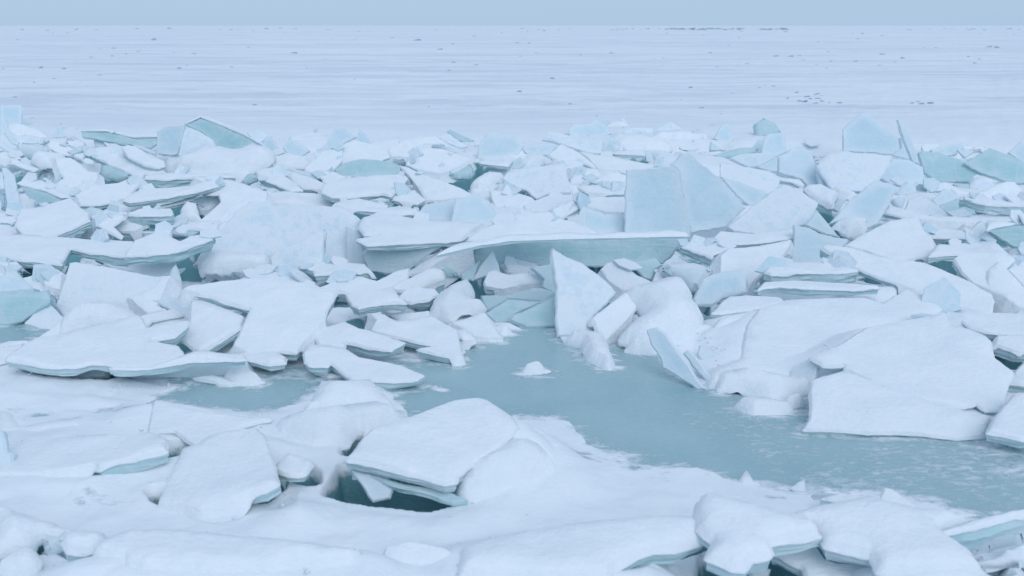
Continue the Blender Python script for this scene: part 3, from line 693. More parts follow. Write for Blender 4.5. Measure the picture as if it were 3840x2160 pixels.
S('D', '705,792 740,758 850,755 1002,842 972,882 952,952 832,902', 28, -8, 's', 'rounded white snow dome left of the tilted rectangular pane', c=.09, z=.10, t=.12)
S('D', '55,1112 150,1040 262,940 532,748 702,810 832,900 812,972 732,1092 642,1102 640,1132 502,1157 302,1172 130,1152', 48, 0, 's', 'huge snow dusted slab lying right of the joined tall panes', mat='snowy', t=.1)
S('D', '728,1094 822,968 922,1082 1022,1202 902,1172', 64, 2, 's', 'slim frosted triangle behind the smooth triangular pane', mat='frost')
S('D', '632,1092 742,1110 882,1172 1092,1220 1082,1242 932,1382 902,1440 590,1440 622,1252', 66, 2, 's', 'smooth triangular pane standing at the middle of the right pile', mat='frost')
S('D', '520,1420 600,1330 620,1250 595,1440', 60, -10, 'h', 'thin teal sliver left of the smooth triangular pane', t=.06, mat='clear')
S('D', '938,1112 1022,1064 1202,1058 1252,1090 1222,1162 1082,1182 1022,1142', 24, 0, 'm', 'ring shaped snow lump at the foot of the tilted rectangular pane')
S('D', '1040,1272 1222,1170 1440,1062 1672,1030 1716,1140 1802,1202 1822,1282 1782,1362 1502,1400 1202,1302', 20, 0, 's', 'broad white snow field slab above the long diagonal slab', t=.06, z=.06)
S('D', '1716,1142 1900,1130 2122,1150 2112,1208 1802,1206', 8, 0, 's', 'snow ledge over a teal slot, left of the frosted spike', z=.14, t=.06)
S('D', '1770,1362 1832,1282 2112,1242 2262,1200 2402,1302 2482,1372 2000,1348', 8, 0, 's', 'snow ledge below the frosted spike over a second teal slot', z=.14, t=.07)
S('D', '2108,1272 2130,1140 2232,1050 2282,1040 2286,1092 2252,1182 2162,1252', 66, 6, 'h', 'frosted spike with a blunt tip near the right edge', t=.1, mat='snowy')
S('D', '2020,1120 2060,1098 2120,1102 2130,1145 2060,1145', 30, 0, 'm', 'small round snowball beside the frosted spike')
S('D', '2258,1142 2332,1110 2502,1078 2640,1085 2640,1300 2482,1282 2362,1202', 66, -8, 's', 'teal scoop shaped slab at the right edge beside the frosted spike', mat='clear')
S('D', '2260,1080 2600,1050 2640,1080 2500,1082 2332,1112 2258,1140', 10, 0, 's', 'thin snow lip over the teal scoop shaped slab', z=.34, t=.04)
# right middle
S('H', '1585,132 1640,100 1892,75 2002,132 1942,190 2110,370 2110,500 2000,452 1722,292 1662,232', 22, -12, 's', 'snow slab with a deep left edge near the right edge', z=.08, t=.1)
S('H', '1812,212 1892,148 2110,370 2110,520 1992,442 1822,342', 27, -14, 's', 'split off snow strip along the slab with the deep left edge', z=.06, t=.09)
S('H', '1942,192 2110,70 2110,350', 32, 0, 's', 'frosty snow triangle at the right edge above the split off strip', t=.06)
S('H', '680,62 722,40 902,60 1102,120 1402,160 1682,280 1842,370 1862,420 1842,498 1602,458 1402,358 1332,348 1180,290 902,182', 20, -10, 's', 'long diagonal snow slab pointing left above the great flat slab', z=.08, t=.09)
S('H', '300,222 342,180 422,155 702,155 882,180 942,210 802,222 502,226 350,240', 7, 0, 's', 'upper snow topped layer of the pair left of the long diagonal slab', z=.24, t=.12)
S('H', '310,235 420,228 800,222 1000,225 1005,250 880,300 400,282 305,285', 64, 0, 's', 'pale ice face between the two snow topped layers', mat='edge', t=.2)
S('H', '258,342 302,290 502,280 902,300 1080,325 852,340 602,332 402,315 280,332', 6, 0, 's', 'lower snow topped layer of the pair above the great flat slab', z=.22, t=.07)
S('H', '256,345 300,330 420,315 600,332 850,342 800,412 500,418 430,430 280,390', 70, 0, 's', 'teal rounded face beneath the lower snow topped layer', mat='edge', t=.2)
S('H', '798,402 812,370 862,345 1202,330 1222,370 1152,440 1052,445 982,402', 24, 0, 'b', 'ice lump with a snowy back at the top edge of the great flat slab', t=.12, z=.05, cap=True, c=.03)
S('H', '-60,500 20,418 60,390 182,380 402,395 430,416 330,440 202,480 0,505', 9, 4, 's', 'snow wedge with a thin teal edge left of the great flat slab', z=.12, t=.06)
S('H', '0,542 60,515 252,480 182,602 152,702 130,832 0,792 -42,702 -77,640', 20, 3, 's', 'rough snow panel with a cracked right side, left of the great flat slab', t=.06)
S('H', '160,692 182,590 262,480 442,420 802,400 982,400 1102,440 1262,340 1382,380 1502,470 1440,522 1252,572 1002,602 832,702 612,792 622,832 842,872 622,962 502,962 302,902 182,882 142,822', 13, 0, 's', 'great flat snow slab in the right foreground pile', z=.02, t=.06)
S('H', '610,802 832,708 1002,602 1300,545 1542,500 1562,582 1702,622 1832,682 1862,802 1982,902 1932,1032 1892,1162 1802,1162 1742,1112 1652,1142 1302,1092 1062,982 842,882 852,852 702,862', 14, -2, 's', 'wide overlapping snow slab with a notched left corner on the great flat slab', z=.06, t=.05)
S('H', '628,962 842,893 1062,980 1402,1090 1842,1220 1802,1342 1602,1352 1302,1312 1002,1312 560,1292 612,1202', 17, -2, 's', 'rough snow slab sloping into the frozen pool at the right', z=.01, t=.06)
S('H', '1810,1312 1862,1220 1922,1150 2002,1050 2130,1060 2130,1350 2052,1362 1960,1340', 10, 0, 's', 'clean edged snow slab at the right edge beside the rough sloping one', z=.09, t=.08)
S('H', '180,902 522,960 632,950 615,1022 490,1076 332,1110 160,1032 -20,1010 -20,930', 9, 0, 'm', 'crumbly snow apron at the water left of the rough sloping slab')
S('H', '95,1122 140,1105 302,1105 552,1162 452,1192 202,1190', 5, 0, 'm', 'flat snow tongue lying on the frozen pool by the crumbly apron')
S('H', '480,1082 560,1085 597,1130 500,1145 400,1125', 6, 0, 'm', 'small snow lobe between the flat tongue and the rough sloping slab')
S('H', '1608,512 1642,475 1862,500 2110,505 2110,640 1902,640 1842,635 1702,598 1662,568', 9, 0, 's', 'pointed snow slab with a thick edge at the right edge', z=.14, t=.08)
S('H', '1865,712 1882,650 2110,650 2110,772 1992,758', 10, 0, 's', 'snow slab just under the pointed one at the right edge', z=.10, t=.09)
S('H', '1948,972 2110,780 2110,992', 12, 0, 's', 'small snow corner slab at the right edge above the teal hollow', z=.07, t=.06)
S('H', '1530,562 1548,530 1642,520 1702,612 1640,600', 20, 0, 'c', 'small bare ledge at the back corner of the wide overlapping slab', t=.06)
# centre front of the ridge
S('G', '600,112 612,60 742,140 882,200 1082,352 1162,440 1062,560 962,660 1102,832 802,812 660,818 640,642 652,402 622,232', 50, 10, 's', 'big upright snowy shard at the back of the frozen pool with pits in its face', mat='snowy', t=.08)
S('G', '1020,252 1072,200 1190,172 1302,282 1482,366 1402,402 1212,440 1082,342', 36, -20, 's', 'snow covered beam leaning right of the big snowy shard', t=.09, z=.04)
S('G', '1212,440 1482,370 1562,345 1702,340 1792,422 1802,522 1852,572 1902,642 1882,742 1702,852 1642,862 1502,982 1360,965 1212,932 1292,882 1170,852 1252,752 1422,642 1352,562 1232,452', 22, 0, 'm', 'snow covered heap right of the big snowy shard')
S('G', '960,662 1100,550 1232,450 1352,540 1240,690 1082,852 1060,852 1002,782', 33, 12, 's', 'straight snowy plank leaning on the big snowy shard', t=.08, z=.03)
S('G', '670,818 900,820 1080,850 1110,960 1160,1070 1102,1118 980,1050 912,1022 852,882', 4, 0, 'm', 'pointed snow tongue running onto the frozen pool')
S('G', '305,1142 380,1100 462,1070 520,1085 612,1115 430,1147', 12, 0, 'm', 'lone little snow heap on the frozen pool')
S('G', '1408,760 1440,748 1502,745 1582,800 1760,1060 1902,1262 1852,1272 1692,1172 1552,1082 1532,1012 1452,892', 64, -35, 'h', 'thin fin of ice leaning out of the frozen pool', t=.06)
S('G', '1720,962 1762,930 1842,1002 2004,1222 1972,1246 1852,1132', 60, -32, 'h', 'second shorter fin right behind the thin fin', t=.06)
S('G', '1640,862 1742,870 1842,960 1702,952', 30, -10, 's', 'snowy plate between the two fins and the bare wedge', t=.05)
S('G', '1840,972 1862,888 1962,920 2152,1062 2022,1092 1902,1060', 46, -12, 's', 'bare wedge with snowy rim right of the two fins', mat='frost')
S('G', '1900,1130 2150,1050 2264,1020 2350,1050 2264,1200 2264,1300 2100,1270 1940,1250', 7, 0, 'm', 'ragged snow apron right of the two fins')
# centre left front
S('F', '620,432 820,350 970,308 1040,315 1162,352 1302,290 1442,240 1422,330 1302,400 1102,440 950,470 842,432 640,442', 18, 6, 's', 'snow bank running up to the diagonal plank', t=.07)
S('F', '0,335 172,274 362,280 542,330 642,362 642,424 302,432 0,385', 16, 0, 's', 'snow bank below the broken frosted quarter', t=.06)
S('F', '1608,652 1662,490 1802,400 1952,360 2002,440 1942,480 1962,520 2080,532 2096,582 2002,612 1852,642 1782,702 1642,642', 26, 0, 'm', 'soft snow heap at the left side of the shaded teal ledge')
S('F', '1348,492 1402,430 1492,408 1652,420 1682,460 1602,510 1452,532', 22, 0, 's', 'short snow loaf with a pale rounded end left of the soft heap', t=.1, z=.10)
S('F', '900,470 1132,440 1302,420 1352,500 1412,545 1340,535 1200,545 1010,585 950,560', 13, 0, 's', 'snow shelf left of the short snow loaf', z=.16, t=.08)
S('F', '1200,602 1462,568 1464,602 1262,632', 40, 0, 'c', 'pale layered ledge below the snow shelf', t=.08)
S('F', '1470,560 1610,510 1620,600 1470,610', 60, 0, 'b', 'teal block under the short snow loaf', t=.12, mat='clear')
S('F', '1280,642 1602,600 1632,652 1352,690', 30, 0, 'c', 'rough frosted step below the pale layered ledge', t=.06, mat='snowy')
S('F', '1082,622 1232,640 1342,702 1642,652 1752,722 1842,772 1850,850 1888,992 1842,1005 1742,992 1502,932 1662,905 1532,880 1432,852 1322,832 1132,792 1102,772 1150,692', 11, 0, 's', 'long snow slab ending in a square corner over the frozen pool', z=.05, t=.06)
S('F', '1830,792 1902,768 2002,838 2002,866 1862,858', 9, 0, 's', 'small snow tile by the frozen pool beside the square corner', z=.05, t=.05)
S('F', '1770,722 1852,690 2080,612 2142,702 2218,842 2102,842 1992,830 1882,762', 22, -5, 's', 'pointed snow slab at the pool edge left of the dark plates', z=.02, t=.06)
S('F', '2140,735 2200,740 2350,795 2264,812 2215,820', 8, 0, 'm', 'thin snow foot right of the pointed snow slab at the pool')
S('F', '640,832 652,770 882,700 1002,760 1122,790 1402,872 1302,930 1285,945 1102,910 890,866 882,932 672,892', 11, -4, 's', 'stepped snow slab with a striped pale edge left of the frozen pool', z=.12, t=.08)
S('F', '540,962 602,900 742,920 892,930 1002,1000 1372,1070 1562,1150 1502,1188 1282,1208 952,1182 772,1042 742,1078 602,1068 560,1040', 10, -3, 's', 'flat snow slab with a crisp clean front lying on the frozen pool', z=.06, t=.08)
S('F', '630,1125 700,1120 900,1160 760,1170', 20, 0, 'c', 'low bare sill of ice under the crisp fronted slab', t=.05)
S('P', '689,1085 720,1072 850,1055 980,1040 1180,1070 1260,1102 1215,1200 1196,1232 1145,1280 1110,1322 1030,1318 930,1328 880,1300 905,1240 942,1162', 19, -4, 's', 'large smooth snow slab at the left of the frozen pool, arms spread', z=.10, t=.08)
S('E', '1625,540 1650,508 1702,505 1802,545 2092,662 2042,762 1692,972 1490,812 1610,722', 17, -6, 's', 'wing shaped snow slab under the large smooth one, point to the left', z=.08, t=.07)
S('F', '-100,980 82,958 302,950 392,1010 382,1048 252,1062 42,1018 -60,1020', 8, 0, 's', 'snow ledge at the front corner of the large smooth slab', z=.08, t=.06)
S('E', '55,1012 202,910 322,838 502,815 902,720 1182,642 1242,752 1602,690 1602,732 1482,828 1272,858 1502,902 1572,992 1402,1022 1282,1075 970,1085 912,1052 782,1048 642,1078 402,1078 160,1030', 10, 0, 's', 'sweeping snow slab with a clear front edge left of the frozen pool', z=.14, t=.07)
S('E', '180,1040 400,1085 640,1085 900,1060 905,1170 700,1178 420,1172', 66, 0, 's', 'clear shadowed ice wall beneath the sweeping snow slab', mat='clear', t=.15)
S('E', '920,1085 1282,1082 1502,1020 1692,968 2062,980 2082,1020 1952,1022 1642,1030 1282,1094 962,1100', 6, 0, 's', 'thin snow top of the curved clear ice front', z=.17, t=.05)
S('E', '925,1098 1280,1095 1640,1032 1950,1022 2085,1028 2112,1102 2090,1140 1850,1160 1640,1175 1400,1180 980,1165', 64, 0, 's', 'curved clear ice front below the sweeping snow slab', mat='edge', t=.2)
S('E', '1640,1172 1802,1150 2004,1215 1955,1246 1850,1222', 36, -6, 'c', 'bare grey keel of ice poking out onto the frozen pool', t=.05, mat='frost')
S('E', '1805,1155 1902,1160 2102,1132 2264,1205 2152,1238 1992,1245', 5, 0, 'm', 'small snow patch on the frozen pool beside the grey keel')
S('E', '490,812 552,670 702,598 1002,570 1132,605 1192,690 1242,762 1002,802 702,765 562,805', 22, 0, 'm', 'domed snow drift above the sweeping snow slab')
S('E', '320,835 440,760 560,655 520,720 500,815', 20, 0, 's', 'narrow snow ramp left of the domed snow drift', t=.05)
S('E', '463,560 530,380 588,188 650,180 900,220 1202,282 1382,312 1332,402 1102,490 1182,622 1002,572 802,582 682,612 542,652', 42, 0, 's', 'large square slab with a rough snowy face at the left', mat='snowy', t=.1, cap=False)
S('E', '870,202 1152,170 1382,70 1472,132 1502,212 1402,292 1372,332 1202,282', 38, 0, 's', 'rough snow slab behind the large square one', mat='snowy', cap=False)
S('E', '1380,482 1402,400 1442,300 1490,210 1542,352 1552,432 1452,482', 66, 18, 'h', 'upright frosty shard right of the large square snowy slab')
S('E', '1085,492 1202,460 1332,402 1372,312 1452,305 1372,472 1322,560 1402,592 1262,632', 28, -12, 's', 'snow strip with a bare left edge right of the large square snowy slab', t=.08, z=.05)
S('E', '1288,512 1432,485 1612,475 1634,602 1622,702 1502,622 1382,562', 48, -8, 's', 'frosted wedge block between the snow strip and the wing shaped slab', mat='frost', t=.1)
S('E', '1450,460 1540,425 1570,470 1480,485', 40, 0, 'c', 'small snow block on top of the frosted wedge block', t=.07, mat='snowy')
S('E', '1180,652 1262,630 1482,588 1562,642 1292,690 1242,752', 12, 0, 's', 'upper thin snow layer left of the wing shaped slab', z=.07, t=.05)
S('E', '1245,745 1292,690 1502,650 1622,690 1480,740', 10, 0, 's', 'lower thin snow layer left of the wing shaped slab', z=.05, t=.05)
S('E', '-40,470 0,460 150,450 380,434 412,500 402,540 320,600 192,702 82,722 -40,728', 68, -4, 's', 'smooth rounded teal slab at the left edge above the pool corner', mat='clear', t=.25)
S('E', '205,702 300,610 412,530 542,660 442,762 350,752', 38, -8, 's', 'snowy triangular slab beside the smooth rounded teal one', mat='snowy', t=.05, cap=False)
S('E', '-30,205 80,208 160,200 192,240 92,272 132,342 112,432 -30,440', 22, 0, 'b', 'lumpy snow block at the left edge above the smooth rounded teal slab', t=.12, cap=True)
S('E', '120,435 132,352 182,330 480,248 542,292 530,312 360,340 362,402 402,470', 22, 0, 's', 'tilted snow slab above the snowy triangular slab at the left', t=.06)
S('E', '352,372 370,330 450,310 542,300 522,440 402,412', 36, 0, 'b', 'short rounded loaf left of the large square snowy slab', t=.12, mat='snowy')
S('E', '400,490 460,492 490,485 460,555 415,535', 40, 0, 'c', 'little snow crumb by the lower left corner of the large square slab', t=.05, mat='snowy')
S('A', '-40,1200 200,1190 402,1200 900,1228 1142,1238 1072,1362 762,1332 600,1300 540,1400 522,1436 300,1410 -40,1380', 9, 0, 's', 'very long flat snow slab at the left edge behind the large square one', z=.16, t=.09)
S('E', '-40,935 100,900 205,905 60,1008 60,1032 -40,1055', 8, 0, 's', 'low snow slab at the left edge in front of the pool corner', z=.06, t=.05)
S('E', '-40,900 80,862 242,860 100,888 -40,935', 8, 0, 's', 'thin snow ledge at the left edge bordering the pool corner', z=.05, t=.05)
# foreground
S('I', '-40,370 0,360 600,315 1252,275 1382,340 1384,430 1192,475 832,560 782,540 402,590 -40,625', 9, -50, 's', 'long snow covered slab with a bare broken right end, lower left', drape_at=.9, bury=.15, z=.07, t=.07)
S('I', '-40,90 0,90 130,130 200,240 400,215 720,180 800,215 700,300 300,340 -40,350', 6, 0, 'm', 'low snow swell at the left edge above the long snow covered slab')
S('I', '1222,272 1260,30 1292,12 1352,15 1592,80 1852,128 2102,158 2230,165 1762,282 1622,390 1540,340 1445,262', 11, -3, 's', 'snow slab with a straight bare left side at the pool, lower left', z=.02, t=.06)
S('I', '1850,122 1900,108 2000,120 2110,152 1960,155', 8, 0, 's', 'thin snow lip over a slot at the near edge of the pool', z=.04, t=.04)
S('J', '560,130 570,50 620,35 900,20 1030,15 1100,90 1180,180 1270,250 1060,215 880,215 520,230 250,245 150,240 240,200 520,190', 5, 0, 'm', 'square snow peninsula jutting into the frozen pool')
S('P', '590,1895 690,1690 745,1680 800,1632 900,1612 962,1610 990,1640 1032,1760 1046,1818 1000,1845 940,1850 868,1880 750,1918 680,1900', 15, -45, 's', 'low wide snow slab with its right corner lifted, left foreground', drape_at=.9, bury=.145, z=.09, t=.06)
S('J', '258,650 362,540 482,568 552,610 482,688 372,690', 9, 0, 's', 'small pointed snow slab right of the lifted corner, left foreground', z=.12, t=.05)
S('J', '450,260 650,240 900,215 1060,195 1270,258 1000,350 940,400 920,340 850,400 830,470 600,500 480,480 300,400 250,330', 7, 0, 'm', 'hummocky snow drift behind the front table slab')
S('J', '798,572 862,510 942,410 1002,350 1282,255 1452,180 1622,130 1802,110 1862,125 2042,250 2102,330 1952,490 1642,688 1632,735 1550,755 1202,672 950,605', 14, 8, 's', 'front table slab of snow with a clean ice edge over a dark hollow', z=.14, t=.065)
S('J', '1640,700 1952,495 2102,330 2252,470 2402,640 2202,762 1902,840 1732,880 1640,850', 11, 4, 'm', 'snow wedge sloping down from the right side of the front table slab', z=.05)
S('J', '830,640 1000,670 1202,740 1560,800 1722,875 1602,890 1402,820 1190,765', 16, -4, 's', 'thin lower layer of ice beneath the front table slab', mat='clear', t=.05, z=.06, cap=False)
S('J', '836,652 1102,700 1172,762 1130,862 1002,892 902,742', 56, -4, 'h', 'cloudy triangular flake in the hollow under the front table slab', t=.05, mat='frost')
S('I', '1600,988 1802,850 1912,840 1932,950 1912,1000 1750,1032', 11, 0, 's', 'small snow pad with a dark slot below the lifted corner slab', z=.05, t=.05)
S('I', '-30,240 10,250 35,330 60,430 112,445 96,680 60,702 -30,695', 64, 10, 'h', 'frosted upright slab end cut by the left edge, lower left')
S('I', '-40,888 60,890 372,1000 622,1092 342,1082 232,1202 -40,1255', 14, 0, 'm', 'snow hummock in the bottom left corner', c=.08, z=.1)
S('I', '318,1165 360,1110 502,1083 612,1080 532,1172 502,1232 340,1292', 50, 0, 'b', 'rounded ice lump by the bottom left snow hummock', z=.06, t=.12, mat='frost')
S('I', '330,1250 430,1200 510,1230 500,1300 340,1315', 46, 0, 'c', 'snowy chip below the rounded ice lump, bottom left', t=.06, mat='snowy')
S('I', '508,1172 602,1098 832,1108 852,1172 782,1242 702,1262 560,1252', 20, 0, 's', 'thick snow block with an icy underside, bottom left', z=.2, t=.1, c=.05)
S('I', '778,1232 842,1180 1082,1090 1452,1095 2200,1162 2760,1235 2980,1262 2900,1330 2560,1360 2196,1400 1652,1402 1202,1380 1042,1342 1032,1300 862,1260', 9, 0, 's', 'very long snow bank with a ragged icy front along the bottom left', drape_at=-.9, z=.24, t=.14, c=.05)
S('I', '-40,1385 102,1270 232,1200 332,1300 302,1392 202,1412', 26, 0, 'm', 'lumpy snow clod over a dark hole in the bottom left corner', c=.06, z=.08)
S('I', '212,1480 300,1390 422,1310 502,1330 522,1480', 50, 0, 'b', 'cloudy ice lump at the bottom edge, left', t=.12, mat='frost')
S('I', '520,1480 700,1380 850,1400 900,1480', 46, 0, 'b', 'shaded ice lump at the bottom edge under the ragged snow bank', t=.12, mat='frost')
S('J', '1060,1480 1082,1300 1102,1230 1302,1190 1552,1250 1702,1380 1690,1480', 40, 0, 'b', 'frosted ice boulder at the bottom edge in the middle', z=.10, t=.15, mat='snowy', cap=True)
S('J', '1690,1480 1722,1330 1800,1360 1862,1480', 56, -6, 'h', 'small ice shard right of the frosted boulder at the bottom edge', t=.06, mat='snowy', z=.08)
S('K', '-150,1250 0,1190 502,1100 1202,1020 1902,968 1902,1090 1822,1182 1602,1242 1432,1252 1262,1312 1130,1380 1042,1480 -200,1480', 7, 0, 's', 'broad smooth snow bank along the bottom, middle', drape_at=.2, z=.17, t=.08, c=.07)
S('K', '955,1480 1102,1400 1382,1262 1562,1350 1772,1480', 22, 0, 'm', 'rounded snow lobe at the bottom edge right of the middle')
S('L', '-217,690 -190,640 -112,610 50,650 402,740 802,860 852,930 722,960 560,975 422,1005 440,1075 402,1105 272,1125 192,1198 102,1198 0,1165 -122,1125 -62,1000 -200,880', 12, 2, 's', 'thick snow slab with a frilled overhanging front at the bottom right', z=.20, t=.08, c=.07)
S('L', '560,782 852,702 1252,632 1502,722 1902,762 2102,790 1832,900 2002,1010 2122,1100 2242,1245 1702,1255 1342,1235 1282,1105 902,1015 862,930 802,862', 10, 0, 's', 'broad white snow slab in the bottom right corner', z=.18, t=.08, c=.07)
S('L', '440,1062 762,965 882,1120 982,1160 1202,1170 1352,1262 742,1300 702,1192', 16, 0, 's', 'lower snow slab beneath the frilled overhang at the bottom right', z=.06, t=.07)
S('L', '920,1110 1070,1050 1130,1165 1000,1150', 52, 0, 'h', 'clear triangular flake in the slot at the bottom right', t=.04, mat='frost')
S('L', '240,1290 270,1190 430,1210 410,1290', 52, 0, 'c', 'ragged ice chip in the dark hollow below the frilled slab at the bottom', t=.06)
S('L', '1818,905 2162,790 2640,685 2640,740 2252,830 1830,925', 9, 4, 's', 'long snow rail rising to the right edge above the ice loaves', z=.24, t=.12)
S('L', '2045,1022 2140,960 2232,905 2250,840 2420,800 2640,770 2640,960 2382,1032 2362,1102 2142,1135', 46, 0, 'b', 'big frosted ice loaf at the right edge, bottom right', t=.25, mat='frost')
S('L', '2150,1165 2380,1102 2402,1042 2452,1050 2640,960 2640,1140 2352,1192 2232,1202', 42, 0, 'b', 'lower frosted ice loaf at the right edge, bottom right', t=.2, mat='snowy')
S('L', '2430,1300 2502,1172 2640,1110 2640,1300', 46, 0, 'b', 'ice loaf cut by the bottom right corner', t=.2, mat='frost')
S('L', '595,530 652,480 722,440 732,565 682,562', 55, 0, 'c', 'small snowy ice chip standing on the near shore of the pool', t=.05, mat='snowy')
S('L', '1355,640 1362,590 1392,518 1462,530 1562,602 1702,700 1752,722 1602,690', 40, -8, 'h', 'tilted frosted shard on the near shore of the pool, right', mat='snowy', t=.05)
S('L', '1280,655 1352,640 1552,660 1662,710 1502,732 1382,712', 24, 0, 'b', 'snow capped lump right under the tilted shore shard', t=.08, cap=True)
S('L', '850,610 1002,575 1352,588 1252,632 1082,662 930,625', 8, 0, 's', 'snow ledge with a grey underside on the near shore of the pool', z=.07, t=.06)
S('L', '122,482 182,440 282,450 352,502 202,492', 8, 0, 'm', 'tiny snow heap at the near shoreline of the pool')

# ---------------------------------------------------------------- frozen pool outline, hollows between the slabs
def gpoly(reg, s, z=0.0):
    return np.array([on_ground(x, y, z)[:2] for x, y in pts(reg, s)])
POOL = gpoly('P', '640,1400 900,1390 1000,1385 1150,1330 1400,1300 1560,1360 1690,1330 1800,1250 1850,1215 2080,1180 2110,1260 2200,1300 2330,1265 2400,1320 2480,1330 2560,1420 2640,1455 2800,1445 2880,1500 2990,1490 3060,1500 3040,1580 3010,1605 3200,1630 3600,1640 3700,1625 4300,1620 4300,1990 3680,1945 3600,1915 3500,1885 3300,1850 3100,1842 2960,1835 2860,1812 2700,1800 2640,1785 2600,1768 2540,1755 2450,1745 2350,1712 2230,1680 2180,1640 2120,1585 2060,1572 1930,1560 1850,1600 1700,1600 1540,1562 1500,1530 1440,1452 1400,1447 1180,1457 1165,1490 1130,1515 1040,1545 960,1560 800,1535 680,1520 560,1515 590,1490 640,1470 680,1450 600,1420')
POOL2 = gpoly('E', '-200,725 0,725 200,695 440,765 380,810 310,832 220,862 100,868 0,895 -200,905')
# openings where one looks down between the slabs
PITS = [gpoly(r, s) for r, s in (
    ('A', '880,470 1080,520 1230,605 1160,560 1000,440'),
    ('A', '820,590 1000,615 1140,690 1120,745 980,745 820,700'),
    ('A', '430,1190 620,1120 760,1060 850,1090 800,1225 500,1220'),
    ('A', '900,1150 1200,1150 1260,1120 1480,1100 1450,1150 1220,1212 1140,1238 950,1232'),
    ('A', '1330,900 1500,890 1720,840 1640,900 1520,1010 1500,1050 1420,1030 1300,960'),
    ('A', '1440,1370 1560,1300 1760,1230 1720,1300 1610,1445 1510,1400'),
    ('A', '90,560 180,590 280,640 200,650 110,620'),
    ('A', '1200,740 1500,720 1840,690 1850,700 1620,740 1300,785'),
    ('B', '130,700 200,740 300,745 440,805 360,822 190,822'),
    ('B', '920,850 1200,840 1290,860 1440,905 1460,948 1250,935 1000,890'),
    ('B', '940,975 1250,950 1160,1015 1030,1048'),
    ('B', '1740,640 1960,540 2160,590 2120,670 1900,700'),
    ('C', '1100,495 1400,505 1400,535 1180,540'),
    ('C', '240,760 400,810 490,880 440,880 340,800'),
    ('C', '840,800 1060,825 1240,830 1240,865 900,840'),
    ('D', '30,1240 250,1255 100,1292 40,1292'), ('D', '820,880 980,950 960,1085 850,1050'),
    ('D', '1380,1000 1480,1040 1500,1065 1350,1065'), ('D', '1990,1075 2170,1085 2130,1130 2030,1120'),
    ('D', '2262,1165 2420,1240 2420,1300 2330,1240'), ('D', '1810,1205 2110,1205 2110,1240 1880,1282 1800,1270'),
    ('D', '1770,1360 2000,1350 2100,1400 2050,1470 1900,1460'), ('D', '2280,1290 2576,1290 2576,1370 2480,1390'),
    ('D', '1030,1130 1200,1128 1140,1185 1080,1178'), ('D', '1060,1400 1200,1440 1150,1460'),
    ('H', '340,240 900,230 1010,260 980,290 500,275 340,265'), ('H', '880,170 1280,340 1080,325 920,270'),
    ('H', '1410,125 1600,105 1700,230 1760,310 1640,260'), ('H', '1500,470 1620,470 1640,525 1540,518'),
    ('H', '260,400 800,400 800,425 500,430 400,420'), ('H', '205,340 290,260 310,280 240,350'),
    ('H', '1850,690 2150,800 2150,870 1990,895 1860,800'), ('H', '1940,985 2110,985 2110,1045 1960,1030'),
    ('H', '1695,1150 1740,1100 1785,1158'), ('H', '1808,1168 1890,1158 1860,1186'), ('H', '490,1075 620,1020 612,1135 560,1120'),
    ('F', '620,290 1000,290 1160,270 1170,345 700,352'), ('F', '-180,520 0,575 95,600 50,690 -40,640'),
    ('F', '890,900 1280,960 1300,990 1240,1015 1080,990 930,950'), ('F', '1010,720 1150,690 1120,775 1040,772'),
    ('F', '500,900 680,730 660,800 680,900 560,930'), ('F', '1480,930 1700,980 1740,1015 1500,980'), ('F', '20,1050 380,1050 300,1090 200,1150 60,1140'),
    ('F', '1250,610 1600,560 1600,610 1300,660'), ('F', '1740,690 1850,680 1800,720'),
    ('F', '1900,300 2300,250 2264,600 2080,620 2080,560 2000,500'),
    ('G', '1080,860 1330,560 1430,645 1300,700 1160,860'), ('G', '980,250 1060,330 1200,440 1160,470 1080,360'),
    ('G', '1000,200 1240,150 1500,250 1480,360 1400,330'), ('G', '1760,320 1900,300 1870,430 1780,420'),
    ('E', '90,250 430,220 480,265 200,340 120,345'), ('E', '1260,850 1500,800 1700,980 1570,1005 1480,900'),
    ('E', '1640,480 2140,580 2100,670 1780,540'), ('E', '240,1085 900,1060 900,1178 420,1172 300,1130'),
    ('E', '980,1140 2100,1110 2264,1110 2200,1180 1640,1190 1400,1190'), ('E', '2090,1020 2264,1010 2264,1140 2110,1130'),
    ('E', '1440,120 1560,60 1800,0 1780,60 1610,220 1510,170'),
    ('I', '780,550 1000,480 1200,450 1400,400 1600,390 1560,440 1380,500 1060,530 840,570'),
    ('I', '1290,835 1640,890 1640,930 1480,920 1340,880'), ('I', '1600,970 1910,980 1910,1040 1800,1058 1680,1030'),
    ('J', '-170,930 0,830 290,770 270,850 160,940 60,948 -60,940'), ('J', '370,690 500,670 540,700 540,790 430,760'),
    ('J', '640,335 770,330 760,362 670,360'), ('J', '830,520 880,420 945,400 900,490'),
    ('J', '700,870 800,660 1100,680 1500,790 1640,880 1560,915 1400,950 1000,925'),
    ('I', '-20,1385 210,1420 200,1460 -20,1460'), ('I', '270,1180 360,1120 340,1300 280,1270'), ('I', '530,1280 780,1240 900,1380 700,1400'),
    ('K', '1440,1250 1620,1220 1830,1175 1800,1230 1600,1300 1520,1300'), ('K', '1240,1320 1380,1245 1330,1300'),
    ('L', '720,960 800,950 1000,1010 1290,1105 1200,1170 960,1160 860,1110'), ('L', '-120,1150 200,1190 450,1050 740,1180 740,1290 -120,1290'),
    ('L', '1830,910 2240,810 2260,850 2100,1000 2010,1030'), ('L', '900,610 1100,620 1250,625 1100,672 980,672'),
    ('L', '2200,1200 2400,1180 2360,1240 2230,1250'),
)]
